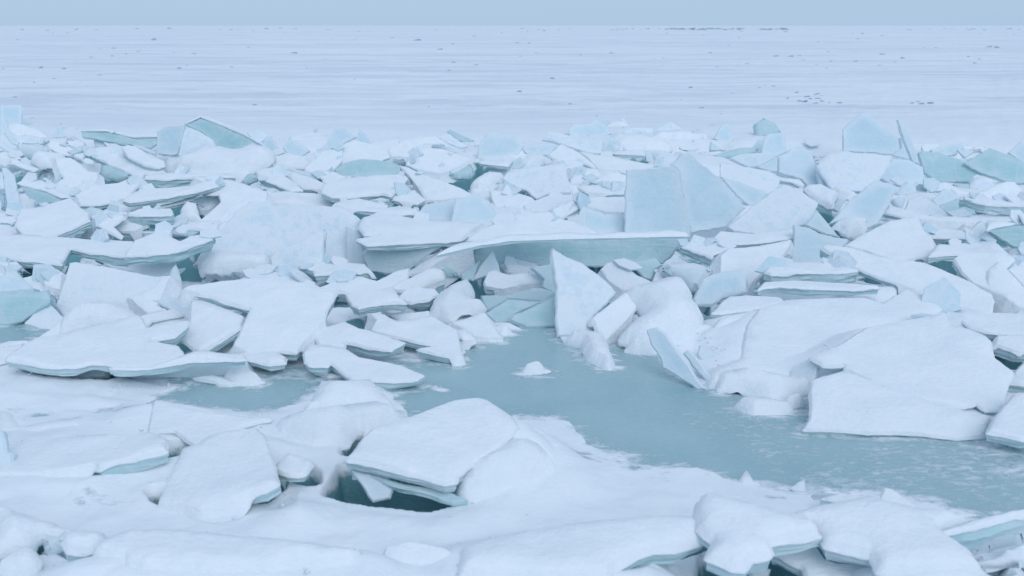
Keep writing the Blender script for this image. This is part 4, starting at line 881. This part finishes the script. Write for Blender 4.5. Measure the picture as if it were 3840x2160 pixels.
BARE = [gpoly(r, s) for r, s in (          # wind swept spots where grey ice shows through thin snow
    ('I', '0,60 130,80 260,130 480,110 600,160 300,240 180,230 60,140'), ('I', '620,160 900,70 1200,40 1240,90 980,190 760,170'),
    ('I', '250,560 800,540 820,580 400,600'), ('I', '500,820 1200,820 1300,980 800,1060 500,960'),
    ('L', '90,620 300,570 600,590 850,610 1000,660 830,690 500,650 250,660'), ('K', '420,300 640,380 900,420 1500,500 1700,640 1300,640 900,590 560,490'),
    ('J', '690,760 830,640 840,900 740,880'), ('K', '1350,640 1600,620 1800,660 1500,680'))]

# ---------------------------------------------------------------- the snow: one sheet from under the camera to the horizon
az = np.radians(np.concatenate((np.arange(-180, -46, 9.0), np.arange(-46, -31, 0.5), np.arange(-31, 31, 0.105), np.arange(31, 46, 0.5), np.arange(46, 180, 9.0))))
rows = np.concatenate(([0.25, 0.8, 1.5, 2.2, 2.8], CAM_H / np.tan(np.arctan((np.arange(2290, 560, -5.0) - 1080) / F_PX) + PITCH)))
rows = np.concatenate((rows, CAM_H / np.tan(np.arctan((np.arange(556, 240, -9.0) - 1080) / F_PX) + PITCH)))
far = [rows[-1]]
while far[-1] < 9000: far.append(far[-1] * 1.09)
rows = np.concatenate((rows, far[1:]))
nA, nR = len(az), len(rows)
GX = (rows[:, None] * np.sin(az)[None]).ravel(); GY = (rows[:, None] * np.cos(az)[None]).ravel()
GR = np.repeat(rows, nA)
XY = np.stack((GX, GY), 1)
G0 = 0.035 + 0.05 * fbm(GX * 0.7, GY * 0.7, 3, 3) + 0.028 * fbm(GX * 3, GY * 3, 11, 4)
G0 += 0.10 * sstep(9, 25, GR) * fbm(GX * 0.15, GY * 0.3, 5, 3)
G0 = np.maximum(G0, 0.012 + 0.01 * fbm(GX * 6, GY * 6, 21, 2))
BARE_SHADE = np.zeros(len(XY))  # exposed ice, plus shade painted into gaps and hollows
def near(poly, m):
    lo = poly.min(0) - m; hi = poly.max(0) + m
    return np.nonzero((GX > lo[0]) & (GX < hi[0]) & (GY > lo[1]) & (GY < hi[1]))[0]
PILE = gpoly('P', '-120,520 800,545 2000,530 3960,560 3960,1520 3000,1470 2500,1390 1700,1310 1150,1320 700,1380 0,1340 -120,1340')
k = near(PILE, 0.5)
pd, _ = sdist(XY[k], PILE)
holes = sstep(-0.22, 0.16, fbm(GX[k] * 0.9, GY[k] * 0.6, 71, 3)) * sstep(0.0, 0.5, pd)
G0[k] -= 0.24 * holes
BARE_SHADE[k] = 0.6 * holes  # teal ice in the gaps, dark enough to paint their shade
G = G0.copy()
pool_d = np.full(len(XY), -9.0)
wig = 0.10 * fbm(GX * 2.2, GY * 2.2, 31, 5) + 0.05 * fbm(GX * 9, GY * 9, 37, 4)
for pl in (POOL, POOL2):
    k = near(pl, 1.0)
    d, _ = sdist(XY[k], pl)
    pool_d[k] = np.maximum(pool_d[k], d)
low_ = sstep(-0.55, 0.03, pool_d + wig)
G = G * (1 - 0.75 * low_)
G = np.where(pool_d > -0.9, G - 0.05 * sstep(-0.02, 0.05, pool_d + wig), G)
PITD = np.full(len(XY), -9.0)
for pl in PITS + [gpoly('E', '100,1090 1000,1090 1700,1180 1500,1320 400,1280 100,1220')]:
    k = near(pl, 0.6)
    if len(k): PITD[k] = np.maximum(PITD[k], sdist(XY[k], pl)[0])
# snow banked up under and against the slabs
for s in SLABS:
    f = s['foot']; n = s['n']
    if s['p'] > 43 or s['z'] > 0.2 and s['base'][1] > 6: continue
    k = near(f, 0.6)
    if not len(k): continue
    d, q = sdist(XY[k], f)
    def zt(P): return s['base'][2] - (n[0] * (P[:, 0] - s['base'][0]) + n[1] * (P[:, 1] - s['base'][1])) / n[2]
    zq = zt(np.where((d > 0)[:, None], XY[k], q))
    bot = np.minimum(zq - s['t'] / max(n[2], 0.5), 1.2)
    g = bot - 0.03 - 1.3 * np.clip(0.20 - d, 0, 0.20) + 1.1 * np.minimum(d, 0)
    G[k] = np.maximum(G[k], g)
    if s['cap'] and s['p'] < 30:
        dout = np.maximum(-d, 0)
        gap = zq - G[k]
        by = s['base'][1]
        lo_, hi_ = (0.02, 0.075) if s['z'] >= 0.07 else (0.05, 0.15)
        rad = 0.10 + 0.16 * min(s['size'], 1)
        if by < 6.2: lo_, hi_, rad = 0.20, 0.36, 0.36
        elif by < 8.5: lo_, hi_, rad = 0.07, 0.16, 0.16
        x_ = np.clip(dout / rad, 0, 1)
        w = sstep(hi_, lo_, gap) * (1 - x_ * x_ * (3 - 2 * x_)) * (gap > 0)
        w = w * sstep(0.05, -0.20, pool_d[k]) * sstep(-0.10, -0.42, PITD[k])
        G[k] += w * gap * 0.97
for s in SLABS:                       # hollows dug under raised slab rims for a dark gap, its shade painted in
    if s['p'] > 43 or s['z'] < 0.08 or s['z'] > 0.4 or s['kind'] == 'm' or s['base'][1] < 6.0: continue
    k = near(s['foot'], 0.3)
    if not len(k): continue
    d, q = sdist(XY[k], s['foot']); n = s['n']
    zq = s['base'][2] - (n[0] * (q[:, 0] - s['base'][0]) + n[1] * (q[:, 1] - s['base'][1])) / n[2]
    w = sstep(-0.10, 0.0, d) * sstep(0.26, 0.12, d) * sstep(0.0, 0.06, zq - G[k]) * sstep(0.05, -0.02, pool_d[k])
    if s['base'][1] < 8.5: w = w * sstep(-0.25, -0.02, PITD[k])
    tgt = np.minimum(G[k], zq - s['t'] - 0.13)
    G[k] = G[k] * (1 - w) + tgt * w
    BARE_SHADE[k] = np.maximum(BARE_SHADE[k], 0.9 * sstep(0.35, 0.8, w))
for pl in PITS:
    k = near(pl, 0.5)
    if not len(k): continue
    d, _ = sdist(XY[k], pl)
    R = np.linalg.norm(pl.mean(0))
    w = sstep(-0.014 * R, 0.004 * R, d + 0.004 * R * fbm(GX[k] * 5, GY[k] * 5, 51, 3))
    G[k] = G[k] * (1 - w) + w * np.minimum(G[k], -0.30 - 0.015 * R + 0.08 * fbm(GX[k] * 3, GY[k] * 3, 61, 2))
    BARE_SHADE[k] = np.maximum(BARE_SHADE[k], sstep(0.0, 0.3, w))  # crevice ice, darkened to paint the shade in the opening
for pl in BARE:
    k = near(pl, 0.6)
    if not len(k): continue
    d, _ = sdist(XY[k], pl)
    BARE_SHADE[k] = np.maximum(BARE_SHADE[k], 0.42 * sstep(-0.12, 0.10, d))
shore = 0.36 * sstep(-0.28, 0.0, pool_d + wig)
BARE_SHADE = np.maximum(BARE_SHADE, shore)
gv = np.stack((GX, GY, G), 1)
quads = []
idx = np.arange(nR * nA).reshape(nR, nA)
a_ = idx[:-1]; b_ = idx[1:]
a2 = np.roll(a_, -1, 1); b2 = np.roll(b_, -1, 1)
Q = np.stack((a_, b_, b2, a2), -1).reshape(-1, 4)[:, ::-1]
me = bpy.data.meshes.new("snow_ground")
me.vertices.add(len(gv)); me.vertices.foreach_set("co", gv.ravel())
me.loops.add(Q.size); me.loops.foreach_set("vertex_index", Q.ravel())
me.polygons.add(len(Q)); me.polygons.foreach_set("loop_start", np.arange(0, Q.size, 4)); me.polygons.foreach_set("loop_total", np.full(len(Q), 4))
me.polygons.foreach_set("use_smooth", np.ones(len(Q), bool))
at = me.attributes.new("bare", 'FLOAT', 'POINT'); at.data.foreach_set("value", BARE_SHADE.astype(np.float32))  # one mask for exposed ice and painted gap shade
me.update(); me.validate()
ground = bpy.data.objects.new("snow_ground", me); COL.objects.link(ground)
tag(ground, 'wind packed snow cover of the lake reaching to the horizon', 'snow', kind='structure')

def make_ground():
    m, nt, b = new_mat("lake_snow")
    v = position(nt)
    n1 = noise_t(nt, v, 5, 6, 0.6)
    n2 = noise_t(nt, position(nt, (1, 1.7, 2.5)), 24, 6, 0.65)
    snow = mixc(nt, ramp(nt, n1, 0.3, 0.7), (0.80, 0.85, 0.885, 1), (0.868, 0.893, 0.915, 1))
    at = nt.nodes.new("ShaderNodeAttribute"); at.attribute_name = "bare"
    ragged = noise_t(nt, position(nt, (1, 1.3, 1)), 7, 8, 0.72)
    br = math_n(nt, 'ADD', at.outputs["Fac"], math_n(nt, 'MULTIPLY', math_n(nt, 'SUBTRACT', ragged, 0.5), 1.5))
    br = ramp(nt, br, 0.42, 0.75)
    # wind swept streaks of bare grey ice on the open lake, and blown snow between them
    g = nt.nodes.new("ShaderNodeNewGeometry")
    sp = nt.nodes.new("ShaderNodeSeparateXYZ"); nt.links.new(g.outputs["Position"], sp.inputs[0])
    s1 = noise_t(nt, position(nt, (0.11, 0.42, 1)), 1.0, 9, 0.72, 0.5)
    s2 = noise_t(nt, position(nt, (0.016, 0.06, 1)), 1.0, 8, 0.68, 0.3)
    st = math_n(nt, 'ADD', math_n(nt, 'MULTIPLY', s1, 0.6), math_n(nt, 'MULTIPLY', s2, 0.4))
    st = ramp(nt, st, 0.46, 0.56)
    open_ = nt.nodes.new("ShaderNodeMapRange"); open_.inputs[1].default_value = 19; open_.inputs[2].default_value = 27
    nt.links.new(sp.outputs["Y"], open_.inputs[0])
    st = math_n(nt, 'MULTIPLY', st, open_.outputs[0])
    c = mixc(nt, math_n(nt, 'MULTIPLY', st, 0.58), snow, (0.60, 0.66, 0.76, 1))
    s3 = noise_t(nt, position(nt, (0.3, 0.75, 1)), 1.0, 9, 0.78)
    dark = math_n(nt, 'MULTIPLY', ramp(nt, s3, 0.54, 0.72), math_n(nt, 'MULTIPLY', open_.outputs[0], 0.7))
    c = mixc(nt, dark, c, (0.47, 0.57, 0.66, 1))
    c = mixc(nt, math_n(nt, 'MULTIPLY', br, 0.92), c, (0.12, 0.33, 0.37, 1))  # bare ice colour, set dark so it paints the shade of crevices
    nt.links.new(c, b.inputs["Base Color"])
    b.inputs["Roughness"].default_value = 0.8
    b.inputs["Specular IOR Level"].default_value = 0.15
    h = math_n(nt, 'ADD', n1, math_n(nt, 'MULTIPLY', n2, 0.4))
    h = math_n(nt, 'SUBTRACT', h, math_n(nt, 'MULTIPLY', br, 0.4))
    bump(nt, b, h, 0.45, 0.03)
    return m
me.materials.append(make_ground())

# ---------------------------------------------------------------- frozen pool
def make_pool():
    m, nt, b = new_mat("pool_ice")
    at = nt.nodes.new("ShaderNodeAttribute"); at.attribute_name = "dust"
    at2 = nt.nodes.new("ShaderNodeAttribute"); at2.attribute_name = "rime"
    v = position(nt)
    n = noise_t(nt, v, 1.1, 5, 0.55, 0.3)
    c = mixc(nt, ramp(nt, n, 0.3, 0.7), (0.265, 0.435, 0.465, 1), (0.37, 0.53, 0.555, 1))
    fl = noise_t(nt, position(nt, (6, 16, 1)), 3.2, 4, 0.7)          # fine flecks of rime
    c = mixc(nt, math_n(nt, 'MULTIPLY', ramp(nt, fl, 0.50, 0.76), 0.26), c, (0.66, 0.74, 0.80, 1))
    ragged = noise_t(nt, position(nt, (1, 1.8, 1)), 6, 9, 0.75, 0.5)
    r1 = math_n(nt, 'ADD', at.outputs["Fac"], math_n(nt, 'MULTIPLY', math_n(nt, 'SUBTRACT', ragged, 0.5), 2.2))
    k = ramp(nt, r1, 0.46, 0.85)
    fk = noise_t(nt, position(nt, (1, 2.2, 1)), 13, 9, 0.75, 0.6)
    big = noise_t(nt, v, 1.6, 3, 0.5)
    r2 = math_n(nt, 'ADD', math_n(nt, 'ADD', math_n(nt, 'MULTIPLY', at2.outputs["Fac"], 0.16), fk), math_n(nt, 'MULTIPLY', math_n(nt, 'SUBTRACT', big, 0.5), 0.5))
    k2 = math_n(nt, 'MULTIPLY', ramp(nt, r2, 0.68, 0.84), 0.65)
    k = math_n(nt, 'MAXIMUM', k, k2)
    c = mixc(nt, k, c, (0.84, 0.86, 0.90, 1))
    nt.links.new(c, b.inputs["Base Color"])
    r = nt.nodes.new("ShaderNodeMix"); r.data_type = 'FLOAT'
    nt.links.new(k, r.inputs[0]); r.inputs[2].default_value = 0.18; r.inputs[3].default_value = 0.85
    nt.links.new(r.outputs[0], b.inputs["Roughness"])
    b.inputs["IOR"].default_value = 1.31
    h = math_n(nt, 'ADD', math_n(nt, 'MULTIPLY', fl, 0.25), math_n(nt, 'MULTIPLY', k, 0.6))
    bump(nt, b, h, 0.35, 0.02)
    return m
M_POOL = make_pool()
def pool_sheet(name, poly, nx, ny, label):
    lo = poly.min(0) - 0.25; hi = poly.max(0) + 0.25
    xs = np.linspace(lo[0], hi[0], nx); ys = np.linspace(lo[1], hi[1], ny)
    X, Y = np.meshgrid(xs, ys)
    P = np.stack((X.ravel(), Y.ravel()), 1)
    d, _ = sdist(P, poly)
    keep = (d > -0.3).reshape(ny, nx)
    dust = 0.75 * sstep(0.26, -0.05, d) ** 1.2
    for s_ in SLABS:                    # loose snow blown against whatever lies in the water
        if s_['z'] > 0.13 or s_['p'] > 58: continue
        f = s_['foot']; kk = np.nonzero((P[:, 0] > f[:, 0].min() - .3) & (P[:, 0] < f[:, 0].max() + .3) & (P[:, 1] > f[:, 1].min() - .3) & (P[:, 1] < f[:, 1].max() + .3))[0]
        if len(kk): dust[kk] = np.maximum(dust[kk], 0.62 * sstep(-0.20, 0.0, sdist(P[kk], f)[0]))
    for q, w in RIME:
        dd, _ = sdist(P, q)
        dust = np.maximum(dust, w * sstep(-0.08, 0.06, dd))
    px_x = 1920 + P[:, 0] / np.maximum(P[:, 1], 1) * F_PX
    rime = sstep(2150, 3000, px_x) * sstep(6.9, 6.0, P[:, 1])
    me = bpy.data.meshes.new(name)
    id_ = np.arange(nx * ny).reshape(ny, nx)
    f = np.stack((id_[:-1, :-1], id_[:-1, 1:], id_[1:, 1:], id_[1:, :-1]), -1)
    kk = keep[:-1, :-1] | keep[:-1, 1:] | keep[1:, 1:] | keep[1:, :-1]
    f = f[kk]
    used = np.unique(f); remap = np.full(nx * ny, -1); remap[used] = np.arange(len(used))
    me.from_pydata([(x, y, 0.0) for x, y in P[used]], [], remap[f].tolist())
    me.attributes.new("dust", 'FLOAT', 'POINT').data.foreach_set("value", dust[used].astype(np.float32))
    me.attributes.new("rime", 'FLOAT', 'POINT').data.foreach_set("value", rime[used].astype(np.float32))
    me.materials.append(M_POOL); me.update()
    o = bpy.data.objects.new(name, me); COL.objects.link(o)
    tag(o, label, 'frozen water', kind='structure')
    return o
RIME = [(gpoly(r, s), w) for r, s, w in (
    ('L', '1900,260 2000,150 2200,160 2280,190 2150,250', 0.55), ('L', '1990,310 2200,290 2700,320 2700,420 2350,420 2150,380', 0.6),
    ('L', '2270,180 2700,160 2700,235 2400,235', 0.5), ('L', '580,20 1200,70 1700,100 2050,110 1900,150 1500,125 1100,105 700,85', 0.6),
    ('L', '330,330 640,310 820,330 640,380 420,370', 0.4), ('F', '1450,1190 1640,1230 1795,1280 1720,1302 1600,1262', 0.8),
    ('F', '440,1170 490,1160 530,1185 480,1195', 0.7), ('G', '620,815 900,870 960,1010 880,1000 780,890', 0.5), ('G', '1090,950 1300,880 1290,900 1120,970', 0.6),
    ('K', '800,330 1000,440 1500,500 1750,570 1650,650 1100,560', 0.55), ('K', '1730,610 1950,660 1900,690 1750,660', 0.5))]
pool_sheet('frozen_pool', POOL, 330, 190, 'sheet of blue green frozen water opened between the slabs')
pool_sheet('frozen_pool', POOL2, 70, 50, 'small corner of frozen water at the left edge under the rounded teal slab')

# ---------------------------------------------------------------- chunks strewn over the far plain
def chunk_mesh(seed):
    rnd = random.Random(seed)
    bm = bmesh.new()
    n = rnd.randint(5, 7)
    ring = []
    for lay, (z, k) in enumerate(((-0.12, 1.0), (0.12, 0.96), (0.22, 0.55))):
        r_ = []
        for i in range(n):
            a = 2 * math.pi * i / n
            kk = k * (0.8 + 0.4 * random.Random(seed * 31 + i).random())
            r_.append(bm.verts.new((math.cos(a) * kk * 0.5 + 0.05 * lay, math.sin(a) * kk * 0.32, z + 0.06 * math.cos(a + seed) + rnd.uniform(-.03, .03))))
        ring.append(r_)
    for a, b in zip(ring, ring[1:]):
        for i in range(n): bm.faces.new((a[i], a[(i + 1) % n], b[(i + 1) % n], b[i]))
    bm.faces.new(ring[-1]); bm.faces.new(list(reversed(ring[0])))
    me = bpy.data.meshes.new('ice_chunk'); bm.to_mesh(me); bm.free()
    me.materials.append(M_DARK)
    return me
CHUNKS = [chunk_mesh(i) for i in range(8)]
rc = random.Random(99)
def chunk(px, py, w, label, group, name='ice_chunk', flat=0.8):
    p = on_ground(px, py)
    d = np.linalg.norm(p - CAM)
    o = bpy.data.objects.new(name, rc.choice(CHUNKS)); COL.objects.link(o)
    s = w * d / F_PX
    o.location = (p[0], p[1], 0.02)
    o.scale = (s, s * rc.uniform(0.8, 1.5), s * rc.uniform(0.45, 0.95) * flat)
    o.rotation_euler = (rc.uniform(-.15, .15), rc.uniform(-.25, .25), rc.uniform(-.6, .6))
    tag(o, label, 'ice chunk', group)
near_l = 'small dark ice chunk frozen into the open snow plain beyond the ridge'
for reg, s, w in (('Y', '2205,252', 30), ('Y', '1640,304 2098,205 1480,269 200,344', 26),
    ('Y', '1425,291 770,203 575,246 130,377 265,401 740,394 1135,404 1515,323 1165,340 1350,484 1395,481 2245,467 595,537 1280,531 155,601 2280,316 2390,331 2260,358 500,384 690,261 975,273 1270,429 730,459 1710,269 2470,467 5,350 2120,495 1915,461 1980,461 445,437 320,350 850,145 380,150 1410,142 2275,222 1780,404 2010,378 900,346 455,290 2190,440 1880,375 1740,437', 17),
    ('Z', '20,474 1520,526 1400,287 1970,297 1860,277', 30),
    ('Z', '200,488 290,526 515,381 895,444 950,547 850,506 995,269 715,299 760,296 500,269 110,317 1440,281 1460,306 1325,286 1730,312 1600,311 1850,331 2300,288 2400,239 2440,241 1310,437 1385,498 1520,480 1450,512 1560,512 1645,521 2010,523 2060,527 2100,523 1980,553 2140,572 2250,607 2410,617 2290,652 920,396 1480,491 1500,501 350,281 120,271 680,351 1530,478 1540,500 1470,515 1430,470 1560,485 2040,515 2160,575 2270,650 205,398 1030,340 1180,325', 19)):
    for q in pts(reg, s): chunk(q[0], q[1], w * rc.uniform(0.7, 1.3), near_l, 'dark chunks strewn over the snow plain')
for i in range(110):
    y = 112 + 330 * rc.random() ** 1.6
    chunk(rc.uniform(0, 3840), y, rc.uniform(7, 15), near_l, 'dark chunks strewn over the snow plain')
for i in range(34):
    x = 2490 + 470 * rc.random()
    chunk(x, 110 + rc.uniform(-2, 3), rc.uniform(14, 40), 'bluish block in the distant ice ridge on the horizon', 'blocks of the distant ice ridge', flat=0.6)
for i in range(40):
    x = rc.choice((rc.uniform(0, 1300), rc.uniform(1900, 2480), rc.uniform(3400, 3840)))
    chunk(x, 110 + rc.uniform(-2, 3), rc.uniform(8, 22), 'faint low block in a thin line of ice just below the horizon', 'thin line of ice below the horizon', flat=0.5)

# ---------------------------------------------------------------- broken bits wedged in the crevices
def fragment_mesh(seed):
    rnd = random.Random(seed * 7 + 3)
    bm = bmesh.new(); n = rnd.randint(4, 6); ring = []
    rad = [rnd.uniform(0.32, 0.6) for _ in range(n)]
    h_ = rnd.choice((0.35, 0.45, 0.7))
    for z, kk in ((-0.11 * h_, 0.94), (-0.09 * h_, 1.0), (0.09 * h_, 1.0), (0.11 * h_, 0.94)):
        ring.append([bm.verts.new((math.cos(2 * math.pi * i / n + seed) * rad[i] * kk, math.sin(2 * math.pi * i / n + seed) * rad[i] * kk, z * (1 + 0.3 * math.sin(i + seed)))) for i in range(n)])
    for a, b in zip(ring, ring[1:]):
        for i in range(n): bm.faces.new((a[i], a[(i + 1) % n], b[(i + 1) % n], b[i]))
    bm.faces.new(ring[-1]); bm.faces.new(list(reversed(ring[0])))
    me = bpy.data.meshes.new('ice_fragment'); bm.to_mesh(me); bm.free()
    me.materials.append(M[('frost', 'snowy', 'snowy')[seed % 3]])
    return me
FR = [fragment_mesh(i) for i in range(9)]
rf = random.Random(5)
def ground_z(x, y):
    r = math.hypot(x, y); a = math.atan2(x, y)
    i = min(max(int(np.searchsorted(rows, r)), 0), nR - 1); j = min(max(int(np.searchsorted(az, a)), 0), nA - 1)
    return G[i * nA + j]
nfr = 0
boxes = [(s_['foot'].min(0), s_['foot'].max(0), s_) for s_ in SLABS]
def covered(x, y, zf):
    q = np.array([[x, y]])
    for lo, hi, s_ in boxes:
        if s_['p'] < 45 and lo[0] < x < hi[0] and lo[1] < y < hi[1] and inside(q, s_['foot'])[0]:
            if s_['base'][2] - (s_['n'][0] * (x - s_['base'][0]) + s_['n'][1] * (y - s_['base'][1])) / s_['n'][2] - s_['t'] < zf: return True
    return False
USED = set()
def once(label, other):
    if label in USED: return other
    USED.add(label)
    return label
def beside(x, y, start, other):
    q = np.array((x, y)); best = None
    for s_ in SLABS:
        c = s_['foot'].mean(0)
        if np.linalg.norm(c - q) > 2.5 + s_['size']: continue
        dd = np.min(np.linalg.norm(s_['foot'] - q, axis=1))
        if best is None or dd < best[0]: best = (dd, s_['label'])
    if best and best[0] < 0.7 and len(best[1].split()) + len(start.split()) <= 16: return once(start + ' ' + best[1], other)
    return other
def fragment(x, y, s, tilt, label, group, name='ice_fragment', cat='ice fragment'):
    o = bpy.data.objects.new(name, rf.choice(FR)); COL.objects.link(o)
    o.location = (x, y, ground_z(x, y) + s * (0.10 + 0.18 * math.sin(tilt)))
    o.scale = (s, s * rf.uniform(.7, 1.4), s * rf.uniform(.5, 1.0))
    o.rotation_euler = (tilt * rf.choice((1, 1, -0.5)), rf.uniform(-.5, .5) * tilt, rf.uniform(-1.2, 1.2))
    tag(o, beside(x, y, ('small broken ice fragment beside the' if cat == 'ice fragment' else 'loose little ice plate beside the'), label), cat, group)
for pl in PITS:
    lo = pl.min(0) - 0.15; hi = pl.max(0) + 0.15
    if lo[1] < 5.2: continue
    k = 0
    want = min(4, 1 + int((hi[0] - lo[0]) * 2.5))
    for _ in range(60):
        if k >= want or nfr > 140: break
        q = np.array([[rf.uniform(lo[0], hi[0]), rf.uniform(lo[1], hi[1])]])
        d_, _q = sdist(q, pl)
        if d_[0] < -0.12 or sdist(q, POOL)[0][0] > 0: continue
        x, y = q[0]; s = rf.uniform(0.09, 0.24)
        if covered(x, y, ground_z(x, y) + s * 0.5): continue
        fragment(x, y, s, rf.uniform(0.1, 0.9), 'small broken ice fragment wedged in a teal crevice between larger slabs', 'ice fragments in the crevices of the ridge')
        k += 1; nfr += 1
lo = PILE.min(0); hi = PILE.max(0); k = 0
for _ in range(20000):
    if k >= 190: break
    y = lo[1] + (min(hi[1], 19) - lo[1]) * rf.random() ** 1.3; x = rf.uniform(-0.53, 0.53) * y
    q = np.array([[x, y]])
    if sdist(q, PILE)[0][0] < 0 or sdist(q, POOL)[0][0] > -0.1: continue
    s = rf.uniform(0.12, 0.44)
    if covered(x, y, ground_z(x, y) + s * 0.45): continue
    fragment(x, y, s, rf.uniform(0.1, 0.8), 'small loose ice plate lying in the snow between larger slabs of the ridge', 'loose ice plates between the slabs', 'ice_plate', 'ice plate')
    k += 1
nt_ = 0
caps_ = [s_ for s_ in SLABS if s_['cap'] and s_['kind'] != 'm' and s_['p'] < 40 and s_['base'][1] > 7.6]
for _ in range(1500):
    if nt_ >= 190: break
    s_ = rf.choice(caps_); f = s_['foot']
    i = rf.randrange(len(f)); cen = f.mean(0)
    q = f[i] * 0.9 + cen * 0.1
    if covered(q[0], q[1], 9) is False: continue
    zt_ = s_['base'][2] - (s_['n'][0] * (q[0] - s_['base'][0]) + s_['n'][1] * (q[1] - s_['base'][1])) / s_['n'][2]
    if q[1] < cen[1]: continue                      # at the back rim, where the next slab has crushed against it
    s = rf.uniform(0.12, 0.30)
    o = bpy.data.objects.new('ice_splinter', rf.choice(FR)); COL.objects.link(o)
    o.location = (q[0], q[1], zt_ + s * 0.10); o.scale = (s, s * rf.uniform(.6, 1.2), s * rf.uniform(.5, .9))
    o.rotation_euler = (rf.uniform(0.2, 1.1), rf.uniform(-.4, .4), rf.uniform(-.9, .9))
    generic = 'small splinter of ice crushed up against the back rim of a larger slab'
    tag(o, once('ice splinter crushed against the ' + s_['label'], generic) if len(s_['label'].split()) < 12 else generic, 'ice splinter', 'ice splinters crushed between slabs')
    nt_ += 1
# crumbs of snow along the rims and on the ground beside them
cv, cf = [], []
rk = random.Random(12)
OCT = [(1, 0, 0), (0, 1, 0), (-1, 0, 0), (0, -1, 0), (0, 0, 1), (0, 0, -1)]
OF = [(0, 1, 4), (1, 2, 4), (2, 3, 4), (3, 0, 4), (1, 0, 5), (2, 1, 5), (3, 2, 5), (0, 3, 5)]
def crumb(x, y, z, s):
    b0 = len(cv)
    for v in OCT:
        cv.append((x + (v[0] + rk.uniform(-.35, .35)) * s, y + (v[1] + rk.uniform(-.35, .35)) * s, z + (v[2] * 0.7 + rk.uniform(-.3, .3)) * s))
    cf.extend([tuple(b0 + i for i in f) for f in OF])
for s_ in SLABS:
    f = s_['foot']; m_ = len(f)
    d_ = np.linalg.norm(s_['base'])
    for _ in range(int(min(30, m_ * 0.22))):
        i = rk.randrange(m_)
        c0 = f[i] + np.array([rk.gauss(0, .07), rk.gauss(0, .07)]) * (1 + d_ * 0.05)
        if abs(c0[0]) > 0.62 * c0[1]: continue
        g_ = ground_z(*c0)
        if covered(c0[0], c0[1], g_ + 0.01): continue
        if g_ < -0.02 or (c0[1] < 6.4 and rk.random() < 0.6): continue
        crumb(c0[0], c0[1], g_ + 0.004, rk.uniform(0.004, 0.011) * rk.choice((1, 1, 1.6)) * (0.6 + d_ * 0.06))
crumbs = link_mesh('snow_crumbs', cv, cf, [M_SNOW])
tag(crumbs, 'small crumbs of snow and ice scattered round the edges of the slabs', 'snow crumbs', kind='stuff')
print("fragments", nfr, k, "crumbs", len(cv) // 6)
